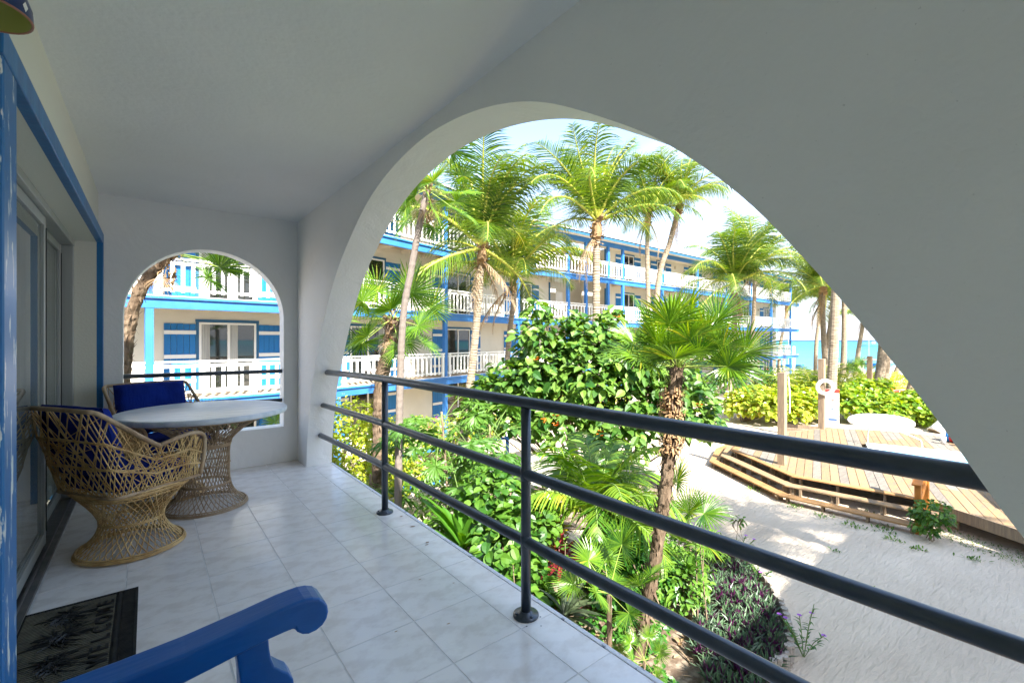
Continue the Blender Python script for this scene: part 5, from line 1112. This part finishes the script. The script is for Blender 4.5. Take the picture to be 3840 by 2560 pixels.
for k, (lab, bl, n, l, w_, shp, mt, fl) in enumerate((
    ('mid green rounded leaf shrub just left of the second rail post', [(4.55,6.15,-1.25,.55),(4.35,5.55,-1.75,.6),(4.75,5.6,-1.55,.5),(4.1,5.1,-2.3,.6)], 1500, .15, .12, 'round', M_mid, (M_redfl,3,.05,3)),
    ('dark green round leaved shrub right of the green palm shaft', [(5.95,4.75,-1.95,.55),(6.15,4.4,-2.3,.5),(5.7,4.6,-2.4,.45)], 1100, .13, .12, 'round', M_deep, None),
    ('leafy undergrowth below the strap leaved plant near the first post', [(3.1,6.9,-2.3,.7),(3.6,6.3,-2.5,.6),(2.7,7.4,-2.3,.7),(3.0,5.9,-2.6,.5)], 1700, .12, .07, 'oval', M_mid, None),
    ('low green undergrowth below the floor edge before the second post', [(3.3,5.1,-2.55,.5),(3.6,4.6,-2.6,.45),(3.1,4.5,-2.7,.4)], 900, .11, .08, 'round', M_deep, (M_redfl,2,.05,3)),
    ('lime green bush beyond the strap leaved plant', [(5.4,7.3,-1.9,.7),(5.9,6.9,-2.2,.7),(4.9,7.9,-2.2,.8),(6.3,7.4,-2.4,.6)], 1900, .13, .08, 'oval', M_mid, None),
    ('sparse light green shrub at the tip of the bed by the sand', [(7.4,4.9,-2.35,.5),(7.9,4.6,-2.4,.5),(7.0,5.3,-2.3,.5),(8.2,4.3,-2.6,.35)], 1000, .11, .05, 'oval', M_mid, None),
    ('green shrub right of the rough brown trunk among thin stems', [(6.2,3.9,-2.35,.45),(6.7,4.1,-2.4,.45),(6.5,4.5,-2.1,.4)], 1000, .12, .055, 'oval', M_mid, None),
    ('low deep green plants at the foot of the rough brown trunk', [(4.9,4.2,-2.7,.35),(5.4,3.9,-2.7,.35),(4.6,3.2,-2.75,.3)], 600, .09, .06, 'oval', M_deep, None),
    ('mixed bright shrubs behind the flower bed by the sandy path', [(6.6,9.6,-2.3,.7),(5.9,9.9,-2.1,.8),(5.4,10.6,-2.0,.8)], 1700, .12, .08, 'oval', M_mid, None),
    ('green undergrowth against the wall below the first post', [(2.3,8.3,-2.3,.8),(2.2,9.5,-2.2,.8),(2.4,6.3,-2.6,.6),(2.2,5.2,-2.7,.5)], 2000, .12, .08, 'oval', M_mid, None),
    ('dark green bushes at the foot of the far hotel balconies', [(27.5,17.3,-2.2,1.0),(31.0,17.4,-2.1,1.0),(33.6,17.2,-2.0,1.1),(40,17.2,-2.1,1.2),(42,17.0,-2.0,1.2)], 2600, .22, .12, 'oval', M_deep, (M_redfl,6,.12,4)),
    ('lime shrubs along the hotel front behind the flowering tree', [(10.5,15.5,-2.1,.9),(13.5,16.6,-2.1,.9),(17,17.2,-2.1,.9),(21,17.2,-2.1,.9)], 2600, .16, .1, 'oval', M_lime, None),
    )):
    b0 = bl[0]; shrub('garden_shrub', lab, 'shrub', bl, n, l, w_, shp, mt, (b0[0],b0[1],G), 110+k, group='shrubs in the garden', flowers=fl, smt=M_stem)
# sea grape hedge beyond the deck
for k, (lab, bl, n) in enumerate((
    ('sea grape hedge with yellow round leaves left of the life ring post', [(24.2,11.2,-2.05,.95),(24.1,10.0,-2.0,.9),(25.0,9.2,-2.1,.9),(26.2,9.0,-1.95,.95),(26.6,10.2,-1.9,1.0),(27.6,9.6,-1.75,1.0),(25.4,11.0,-1.9,1.0)], 4200),
    ('sea grape hedge with green round leaves right of the rules sign', [(28.2,7.6,-2.0,.95),(29.6,7.7,-1.75,1.0),(28.6,6.5,-2.1,.85),(30.6,7.4,-1.6,1.0)], 2600),
    ('sea grape bush with round leaves behind the right end of the paddle board', [(29.4,5.9,-2.1,.8),(30.4,5.6,-2.0,.85),(30.8,4.8,-2.05,.85),(31.6,5.6,-1.9,.8),(29.6,4.7,-2.4,.6)], 2400))):
    b0 = bl[0]; shrub('sea_grape_hedge', lab, 'hedge', bl, n, .22, .21, 'round', M_grape, (b0[0],b0[1],G), 140+k, group='sea grape hedges', inner=.3, stems=True)
shrub('reed_hedge', 'long strip of lime green reedy plants before the sea', 'hedge', [(40+1.5*k, 17.8-1.35*k, -2.2, 1.3, .95) for k in range(7)], 4200, .7, .05, 'lance', M_lime, (45,13,G), 150, stems=False, ori=.2, droop=.5)
# papaya-like plants with big lobed leaves
def lobed(r_):
    m_ = MB()
    for k, a in enumerate((-2.5,-1.7,-.95,-.42,0,.42,.95,1.7,2.5)):
        d = Vector((cos(a), sin(a), .02)); l = r_*(1,.9,.95,1,1.1,1,.95,.9,1)[k]*(.62 if abs(a) > 2 else 1)*random.uniform(.9,1.08); s_ = Vector((-sin(a), cos(a), 0)); w_ = r_*.24
        for t0, t1, w0, w1 in ((0,.35,.25,.75),(.35,.62,.75,1.0),(.62,1,.8,0)):
            dz0, dz1 = -.28*r_*t0*t0, -.28*r_*t1*t1
            a0, a1 = d*l*t0 + Vector((0,0,dz0)), d*l*t1 + Vector((0,0,dz1))
            m_.add([a0 - s_*w_*w0*.5 + Vector((0,0,.02)), a0, a0 + s_*w_*w0*.5 + Vector((0,0,.02)), a1 - s_*w_*w1*.5 + Vector((0,0,.02)), a1, a1 + s_*w_*w1*.5 + Vector((0,0,.02))], [(0,1,4,3),(1,2,5,4)], 0, .6)
        for sg in (-1,1):
            for t in (.55,.75):
                c = d*l*t; e_ = c + (s_*sg*.75 + d*.9).normalized()*l*.28 + Vector((0,0,-.05*r_)); m_.add([c - d*w_*.35, c + d*w_*.3, e_], [(0,1,2)], 0, .6)
    return m_.mesh('lobed_leaf', M_papaya)
random.seed(61); LOB = [lobed(.36), lobed(.30), lobed(.33)]
for k, (lab, b_, n, h, sc_) in enumerate((
    ('papaya like plant with lobed leaves right of the first rail post', (4.45,7.5,G), 20, 3.25, 1.3),('papaya like plant with dark lobed leaves just left of the first rail post', (3.1,8.0,G), 15, 2.2, 1.1),
    ('papaya like plant with pale lobed leaves between the two rail posts', (5.35,7.4,G), 18, 2.9, 1.25),('low lobed leaf plant at the floor edge left of the first rail post', (2.6,6.6,G), 13, 1.45, 1.1),('lobed leaf plant right beside the thin grey trunk low down', (3.6,6.9,G), 11, 1.5, .9))):
    t_ = thing('lobed_leaf_plant', lab, 'plant', b_, group='lobed leaf plants'); B = Vector(b_); top = B + Vector((random.uniform(-.2,.2), random.uniform(-.2,.2), h-.35)); q = MB(); q.tube(catmull([B-Vector((0,0,.02)), B.lerp(top,.5)+Vector((.05,.03,0)), top],4), .022, 6); q.build('stem', M_stem, t_, smooth=True)
    random.seed(200+k)
    for j in range(n):
        a = j*2.4+random.uniform(-.3,.3); l = random.uniform(.35,.85)*sc_; e_ = top + Vector((cos(a)*l, sin(a)*l, random.uniform(-.5,.4)-.3*(j%4))); p = MB(); s0 = B.lerp(top, random.uniform(.8,1)); p.tube(catmull([s0, s0.lerp(e_,.5)+Vector((0,0,.08)), e_],3), .007, 4); st_ = p.build('petiole', M_greenstem, t_)
        M = Matrix.Translation(e_) @ Matrix.Rotation(a+random.uniform(-.4,.4),4,'Z') @ Matrix.Rotation(random.uniform(.1,.8),4,'Y') @ Matrix.Rotation(random.uniform(-.3,.3),4,'X') @ Matrix.Diagonal((sc_*random.uniform(.8,1.1),)*3+(1,)); o_ = link('lobed_leaf', random.choice(LOB), t_); o_.matrix_basis = M
# strap leaved and rosette plants: every leaf a part
def rosette(name, label, c, n, l, w_, mt, seed, e0=1.35, e1=.1, group=None, droop=.5, stem=0, shape='strap'):
    random.seed(seed); t_ = thing(name, label, 'plant', (c[0],c[1],c[2]), group=group); C0 = Vector(c); mes = [leaf_mesh(l, w_, shape, mt, droop*f_) for f_ in (.6,1,1.4)]
    if stem: q = MB(); q.tube([(c[0],c[1],G-.02), C0], .02+.2*w_, 6); q.build('stem', M_stem, t_)
    for k in range(n):
        M = Matrix.Translation(C0) @ Matrix.Rotation(k*2.39996+random.uniform(-.2,.2),4,'Z') @ Matrix.Rotation(-(e0+(e1-e0)*k/n+random.uniform(-.1,.1)),4,'Y') @ Matrix.Rotation(random.uniform(-.4,.4),4,'X') @ Matrix.Diagonal((random.uniform(.75,1.1),)*3+(1,))
        o_ = link('leaf', random.choice(mes), t_); o_.matrix_basis = M
rosette('strap_leaf_plant', 'large plant with broad upright strap leaves behind the middle rail', (3.95,6.25,-2.0), 22, .95, .17, M_strap, 301, 1.5, .35, 'strap leaved plants', .35, stem=1)
rosette('strap_leaf_plant', 'second broad strap leaved plant lower down at the floor edge', (3.35,5.75,-2.55), 16, .75, .15, M_strap, 302, 1.4, .2, 'strap leaved plants', .5)
rosette('strap_leaf_plant', 'pale green strap leaved plant by the floor edge near the second post', (3.0,5.2,-2.6), 12, .55, .10, M_mid, 303, 1.4, .3, 'strap leaved plants', .5)
rosette('red_cordyline', 'dark red leaved plant left of the green palm shaft', (5.05,5.15,-2.15), 26, .50, .075, M_red, 304, 1.5, .1, None, .5, stem=1)
rosette('red_cordyline', 'small purple red plant below the dark red leaved one', (4.75,4.85,-2.55), 16, .34, .06, M_red, 305, 1.4, .2, None, .4)
rosette('yellow_croton', 'croton with yellow and orange leaves above the red plant', (5.35,5.6,-1.85), 40, .34, .07, M_croton, 306, 1.5, -.3, 'crotons', .4, stem=1)
rosette('yellow_croton', 'second croton with orange yellow leaves behind the red plant', (5.0,5.55,-2.0), 30, .30, .06, M_croton, 307, 1.5, -.2, 'crotons', .4, stem=1)
rosette('dark_bromeliad', 'dark banded bromeliad in the shade by the second rail post', (4.35,4.35,-2.35), 24, .50, .085, M_brom, 308, 1.3, -.15, 'bromeliads', .7)
rosette('dark_bromeliad', 'smaller dark bromeliad left of the banded one', (4.0,4.55,-2.6), 18, .40, .07, M_brom, 309, 1.3, -.1, 'bromeliads', .7)
rosette('spoon_leaf_plant', 'plant with fleshy spoon shaped pale leaves beside the purple groundcover', (6.35,3.72,-2.15), 10, .30, .12, M_mid, 310, 1.4, .2, None, .2, stem=1, shape='round')
rosette('red_flower_plant', 'small plant with bright green leaves and a red flower on bare soil', (4.05,2.85,-2.62), 14, .22, .075, M_mid, 311, 1.3, -.1, None, .2, stem=1, shape='oval')
q = MB(); [leaf(q, Vector((4.07,2.86,-2.5)), Vector((cos(a),sin(a),1.2)), Vector((0,0,1)), .09, .03, .1, 'lance') for a in (0,1.2,2.4,3.6,4.8)]; q.build('red_blossom', M_redfl, [o for o in bpy.data.objects if o.name == 'red_flower_plant'][0])
# thin stems with a few leaves
random.seed(71)
for k, (x, y, dx, dy, h) in enumerate(((6.1,3.45,.1,.1,1.35),(6.2,3.35,-.05,.12,1.5),(6.35,3.5,.05,.05,1.3),(5.6,4.1,-.5,.5,1.2),(5.9,3.9,-.5,.3,1.3),(6.0,4.1,-.3,.6,1.1),(4.0,5.0,.1,.1,1.1),(3.9,4.8,0,.1,1.2),(4.6,4.6,0,.0,1.4),(7.9,5.3,.1,.1,.9))):
    t_ = thing('thin_stemmed_plant', None, 'plant', (x,y,G), group='thin stemmed plants in the bed'); t_['label'] = 'thin bare stemmed plant with small leaves standing in the flower bed'
    q = MB(); A_, B_ = Vector((x,y,G-.02)), Vector((x+dx,y+dy,G+h)); q.tube([A_, A_.lerp(B_,.5)+Vector((.03,.02,0)), B_], [.012,.010,.006], 5); q.build('stem', M_stem, t_)
    q = MB()
    for j in range(22): p = A_.lerp(B_, random.uniform(.35,1.05)); leaf(q, p, Vector((random.uniform(-1,1),random.uniform(-1,1),random.uniform(-.2,.6))), Vector((0,0,1)), .07, .045, .2, 'oval')
    q.build('small_leaves', M_mid, t_, kind='stuff')
# purple flowered ruellia
for k, (x, y) in enumerate(((8.75,4.2),(8.3,3.55),(6.9,2.4),(8.55,4.75))):
    t_ = thing('purple_flowered_plant', ('purple flowered plant at the outer tip of the log edging','purple flowered plant by the bend of the log edging','purple flowered plant on the sand beside the near logs','purple flowered plant behind the log edging tip')[k], 'plant', (x,y,G), group='purple flowered plants')
    q = MB(); fl_ = MB(); lv = MB()
    for j in range(9):
        a = random.uniform(0,6.28); l = random.uniform(.3,.6); e_ = Vector((x+cos(a)*l*.6, y+sin(a)*l*.6, G+l)); q.tube([(x,y,G-.02), Vector((x,y,G)).lerp(e_,.5)+Vector((0,0,.05)), e_], .005, 4)
        for i in range(9): leaf(lv, Vector((x,y,G)).lerp(e_, .25+.08*i), Vector((random.uniform(-1,1),random.uniform(-1,1),.4)), Vector((0,0,1)), .11, .022, .3, 'lance')
        if j % 2 == 0: [leaf(fl_, e_, Vector((cos(b_),sin(b_),.3)), Vector((0,0,1)), .035, .03, 0, 'round') for b_ in (0,1.26,2.5,3.8,5)]
    q.build('stems', M_greenstem, t_, kind='stuff'); lv.build('leaves', M_deep, t_, kind='stuff'); fl_.build('blossoms', M_purple, t_)
# purple and green groundcover of sword leaves
def inpoly(x, y, P_):
    r_ = False
    for i in range(len(P_)):
        x0, y0 = P_[i]; x1, y1 = P_[(i+1)%len(P_)]
        if (y0 > y) != (y1 > y) and x < (x1-x0)*(y-y0)/(y1-y0)+x0: r_ = not r_
    return r_
random.seed(81); area = [(5.2,.8),(5.9,2.45),(6.5,2.5),(7.04,2.72),(7.6,3.1),(8.15,3.6),(8.5,4.1),(8.2,4.7),(7.5,5.0),(7.0,4.6),(6.7,3.9),(6.0,3.4),(5.5,3.15),(4.9,2.7),(4.6,2.0),(4.4,.6)]
q = MB(); cnt = 0
while cnt < 620:
    x, y = random.uniform(4.3,8.6), random.uniform(.6,5.1)
    if not inpoly(x,y,area): continue
    cnt += 1; z_ = G+.10+random.uniform(0,.08); nl = random.randint(9,13)
    for j in range(nl):
        a = j*2.4+random.random()*.5; e_ = random.uniform(.45,1.45); leaf(q, Vector((x,y,z_)), Vector((cos(a)*cos(e_), sin(a)*cos(e_), sin(e_))), Vector((0,0,1)), random.uniform(.17,.27), .042, .12, 'lance', fold=.35)
q.build('groundcover', M_oyster, kind='stuff', label='dense green and purple sword leaved groundcover inside the log edging', cat='groundcover')
# log edging
lg = thing('log_edging', 'curved edging of short upright logs between the groundcover and the sand', 'edging', (7.6,3.05,G))
P_ = catmull([(8.35,5.1,0),(8.66,4.5,0),(8.68,4.02,0),(8.28,3.5,0),(7.68,3.0,0),(7.08,2.64,0),(6.52,2.45,0),(5.95,2.42,0),(5.4,1.9,0)], 12); acc = 0; last = P_[0]
lm = MB(); lm.lathe([(.0,0),(.045,0),(.047,.28),(.044,.30),(0,.302)], 9); lme = lm.mesh('log', [M_logend])
for i in range(1,len(P_)):
    d = (P_[i]-last).length
    if d >= .088:
        p = last.lerp(P_[i], .088/d); last = p; o_ = link('log', lme, lg); o_.matrix_basis = Matrix.Translation((p.x+random.uniform(-.008,.008),p.y+random.uniform(-.008,.008),G-.05+random.uniform(-.03,.03))) @ Matrix.Rotation(random.uniform(-.08,.08),4,'X') @ Matrix.Diagonal((random.uniform(.9,1.15),)*2+(1,1))
# litter and weeds
random.seed(91); q = MB()
for k in range(1500):
    x, y = random.uniform(1.7,8.5), random.uniform(.5,12)
    if not inpoly(x,y,bed): continue
    a = random.uniform(0,6.28); leaf(q, Vector((x,y,G+.075+random.uniform(0,.03))), Vector((cos(a),sin(a),random.uniform(-.1,.25))), Vector((random.uniform(-.3,.3),random.uniform(-.3,.3),1)), random.uniform(.05,.14), random.uniform(.02,.06), .1, 'oval')
q.build('leaf_litter', M_dead, kind='stuff', label='dry brown leaves scattered over the soil of the flower bed', cat='leaf litter')
q = MB()
for k in range(14):
    x, y = random.uniform(3.6,6.2), random.uniform(2.4,4.4); a = random.uniform(0,6.28); l = random.uniform(.2,.5); q.tube([(x,y,G+.09),(x+l*cos(a)*.5,y+l*sin(a)*.5,G+.11),(x+l*cos(a),y+l*sin(a),G+.09)], .011, 5)
q.build('twigs', M_wood3, kind='stuff', label='bare twigs lying on the soil near the rough brown trunk', cat='twigs')
random.seed(95); spots = [(12.9,4.7,.5),(12.7,4.0,.4),(12.6,3.4,.5),(12.9,2.9,.6),(12.4,2.6,.35),(12.2,2.2,.3),(13.6,4.4,.5),(13.7,3.5,.5),(13.4,6.0,.4),(12.5,1.4,.3),(9.6,2.4,.15),(14.1,5.9,.5),(10.8,3.2,.15)]
for k, (x, y, s_) in enumerate(spots):
    q = MB()
    for j in range(int(70*s_)):
        p = Vector((x+random.gauss(0,.13*s_*2), y+random.gauss(0,.13*s_*2), G+.01)); a = random.uniform(0,6.28); e_ = random.uniform(.3,1.4); leaf(q, p, Vector((cos(a)*cos(e_),sin(a)*cos(e_),sin(e_))), Vector((0,0,1)), random.uniform(.05,.12), .03, .2, 'oval')
    q.build('weed_tuft', M_mid, kind='stuff', label='small green weeds sprouting from the sand by the deck steps', cat='weeds', group='weeds on the sand')
q = MB()
for k in range(1500):
    t = random.random(); x = 14.0 - 1.8*t + random.uniform(-.55,.25); y = 2.3 - 4.2*t + random.uniform(-.3,.3); a = random.uniform(0,6.28); leaf(q, Vector((x,y,G+.005)), Vector((cos(a),sin(a),1.0)), Vector((0,0,1)), random.uniform(.03,.09), .014, .3, 'lance')
q.build('grass_patch', M_mid, kind='stuff', label='patchy green grass along the shaded side of the pool deck', cat='grass')
shrub('small_shrub', 'small leafy shrub growing at the foot of the orange handrail', 'shrub', [(13.05,2.1,-2.35,.33,.28),(12.95,2.2,-2.6,.22)], 420, .11, .07, 'oval', M_mid, (13.03,2.13,G), 400, droop=.4)
shrub('small_shrub', 'tiny bare sapling on the sand right of the lower rail', 'shrub', [(9.7,4.6,-2.45,.14)], 26, .09, .045, 'oval', M_mid, (9.7,4.6,G), 401)

# ------------------------------------------------------------------ beach, jetty, boats
jt = thing('wooden_jetty', 'long weathered jetty on pale piles running out to sea', 'jetty', (65,13.8,-3.3))
jd = Vector((1,.02,0)); 
for k in range(60): q = MB(); x = 58+.62*k; q.box((x,12.7,-2.55),(x+.58,14.7,-2.47)); q.build('jetty_plank', M_wood3, jt)
for k in range(13):
    for y in (12.7,14.75): q = MB(); x = 58.5+2.9*k; q.tube([(x,y,-4.2),(x,y,-1.75)], .19, 10); q.build('pile', M_limewash, jt)
for y in (12.75,14.65): q = MB(); q.box((58,y-.06,-2.75),(95,y+.06,-2.56)); q.build('stringer', M_wood3, jt)
hu = thing('spa_hut', 'white jetty hut with blue SPA lettering', 'hut', (75,15.0,-2.5))
q = MB(); q.box((73.2,13.6,-1.55),(75.2,16.4,.05)); q.build('wall', M_picket, hu)
q = MB(); q.box((72.9,13.4,.052),(75.5,16.6,.18)); q.build('roof', M_limewash, hu)
for y in (13.75,16.2):
    for x in (73.4,75.0): q = MB(); q.box((x-.1,y-.1,-2.47),(x+.1,y+.1,-1.552)); q.build('stilt', M_limewash, hu)
def wtext(s_, loc, rz_, size, mt, par, nm='lettering'):
    cu = bpy.data.curves.new('print', 'FONT'); cu.body = s_; cu.size = size; cu.extrude = .01; cu.offset = .02; cu.align_x = 'CENTER'; cu.align_y = 'CENTER'; cu.materials.append(mt)
    ob_ = bpy.data.objects.new(nm, cu); C.objects.link(ob_); dg = bpy.context.evaluated_depsgraph_get(); me = bpy.data.meshes.new_from_object(ob_.evaluated_get(dg)); bpy.data.objects.remove(ob_)
    k = link(nm, me, par); k.matrix_basis = Matrix.Translation(loc) @ Matrix.Rotation(rz_,4,'Z') @ Matrix.Rotation(pi/2,4,'X'); return k
wtext('SPA', (73.16,14.8,-.72), -pi/2, 1.15, M_kb, hu)
sw = thing('sea_wall', 'low pale sea wall with short white bollards along the beach', 'wall', (66,18,G))
for k in range(8):
    a, b_ = Vector((64.0+1.35*k,12.9+1.2*k,0)), Vector((64.0+1.35*(k+1),12.9+1.2*(k+1),0)); q = MB(); q.bar((a.x,a.y,G+.1),(b_.x,b_.y,G+.1),.5,.5); q.build('wall_block', M_rock, sw)
    q = MB(); q.tube([(a.x,a.y,G+.35),(a.x,a.y,G+1.15)],.2,8); q.build('bollard', M_limewash, sw)
for k, (lab, x, y, rz_, mt, sc_) in enumerate((('orange and yellow kayak lying on the beach behind the hedge',46.0,9.3,-1.0,M_ko,1),('blue kayak lying on the beach next to the orange one',47.8,8.3,-.9,M_kb,.9),('red kayak half hidden behind the stout palm',44.6,10.3,-1.1,M_kr,.8),('pale kayak with dark cockpit on the sand',45.5,8.0,-.5,M_sandwhite,1))):
    t_ = thing('kayak', lab, 'kayak', (x,y,G+.03), rz_, 'kayaks on the beach'); q = MB(); n_ = 14; pf = [(-1.9+3.8*i/n_, max(.015,.42*(1-abs(-1+2*i/n_)**2.2))) for i in range(n_+1)]
    vv = []; 
    for x_, w_ in pf:
        for j in range(8): a = 2*pi*j/8; vv.append((x_*sc_, w_*cos(a), .26+w_*.62*sin(a)+.10*abs(x_/1.9)**3))
    q.add(vv, [(i*8+j,i*8+(j+1)%8,(i+1)*8+(j+1)%8,(i+1)*8+j) for i in range(n_) for j in range(8)]); q.build('hull', mt, t_, smooth=True, local=True)
    q = MB(); q.lathe([(.0,.0),(.24,.0),(.26,.03)], 14, (0,0,.49), sx=1.6); q.build('cockpit', M_black, t_, local=True)
pt_ = thing('picnic_table', 'brown wooden picnic table under the palms right of the kayaks', 'table', (40.5,5.2,G))
for k in range(5): q = MB(); q.box((39.6+.2*k,4.2,G+.72),(39.78+.2*k,6.4,G+.77)); q.build('top_plank', M_wood2, pt_)
for y in (4.6,6.0): q = MB(); q.box((39.9,y-.15,G),(40.3,y+.15,G+.72)); q.build('pedestal', M_wood3, pt_)
for x in (38.9,40.9): q = MB(); q.box((x,4.2,G+.42),(x+.3,6.4,G+.47)); q.build('bench_plank', M_wood2, pt_)
pc = thing('slatted_crate', 'brown slatted timber planter at the right end of the hedge', 'planter', (32.4,4.4,G))
for k in range(9): q = MB(); q.box((32.0,3.4+.22*k,G),(32.05,3.57+.22*k,G+1.0)); q.build('slat', M_wood2, pc)
q = MB(); q.box((31.9,3.3,G+1.002),(33.2,5.5,G+1.07)); q.build('top_board', M_wood, pc)
for k in range(8): q = MB(); q.box((32.1+.14*k,3.35,G),(32.2+.14*k,3.38,G+1.0)); q.build('slat', M_wood2, pc)
def boat(lab, x, y, s_, mast):
    t_ = thing('sailboat' if mast else 'motor_boat', lab, 'boat', (x,y,-3.3)); q = MB(); n_ = 8; vv = []
    for i in range(n_+1): u = i/n_; w_ = s_*.16*math.sqrt(max(.001,1-(u*1.0)**2.5)); X_ = -s_/2+s_*u; vv += [(x+X_*.5,y-X_*.86,-3.5),(x+X_*.5-w_*.86,y-X_*.86-w_*.5,-3.3+s_*.12),(x+X_*.5+w_*.86,y-X_*.86+w_*.5,-3.3+s_*.12)]
    q.add(vv, [f for i in range(n_) for f in ((3*i,3*i+1,3*i+4,3*i+3),(3*i,3*i+3,3*i+5,3*i+2),(3*i+1,3*i+2,3*i+5,3*i+4))]); q.build('hull', M_picket if s_ > 6 else M_kb, t_)
    if mast: q = MB(); q.tube([(x,y,-3.2),(x,y,-3.2+mast)], .05, 6); q.build('mast', M_greyp, t_)
    else: q = MB(); q.box((x-.8,y-.8,-3.3+s_*.12),(x+.8,y+.8,-3.3+s_*.2)); q.build('cabin', M_picket, t_)
boat('small sailboat with a tall bare mast left of the palms', 84, 31.5, 4.5, 10.5)
boat('sailboat mast right of the middle beside the stout palm', 98, 24, 5, 9.5)
boat('white motor boat far out on the horizon', 420, 100, 16, 0)
wp = thing('white_pole', 'tall white wooden pole on the shore just right of the hotel', 'pole', (64,23.5,G)); q = MB(); q.tube([(63.7,23.3,G),(63.7,23.3,.55)], .17, 8); q.build('pole_body', M_limewash, wp)
bt = thing('beach_pavilion', 'low brown roofed beach pavilion behind the end of the hotel', 'pavilion', (62,27,G)); q = MB(); q.box((59,25,-1.2),(66,29,-1.0)); q.build('roof', M_wood3, bt)
for x, y in ((59.3,25.2),(65.7,25.2),(59.3,28.8),(65.7,28.8)): q = MB(); q.box((x-.1,y-.1,G),(x+.1,y+.1,-1.201)); q.build('pavilion_post', M_limewash, bt)
# oval board and stone ring in the garden
ov = thing('oval_sign', 'large pale grey oval board on a post behind the young feather palm', 'sign', (7.4,7.9,G))
q = MB(); oc = Vector((7.45,8.0,-1.75)); ex = Vector((.78,-.62,0)); q.prism([oc + ex*.72*cos(2*pi*k/32) + Vector((0,0,.40*sin(2*pi*k/32))) for k in range(32)], (.04,.05,0)); q.build('board', M_rock, ov)
q = MB(); q.tube([(7.5,8.06,G-.02),(7.5,8.06,-2.0)], .05, 8); q.build('sign_post', M_limewash, ov)
for k in range(9):
    x, y = 7.2+.45*k+random.uniform(-.1,.1), 10.4-.35*k+random.uniform(-.1,.1); r_ = random.uniform(.12,.2)
    q = MB(); q.lathe([(0,.8*r_),(.6*r_,.65*r_),(r_,.2*r_),(.9*r_,-.2*r_)], 9, (x,y,G)); q.build('garden_stone', M_rock, smooth=True, label='rounded pale stone at the edge of the flowering tree bed', cat='stone', group='stones round the tree bed')
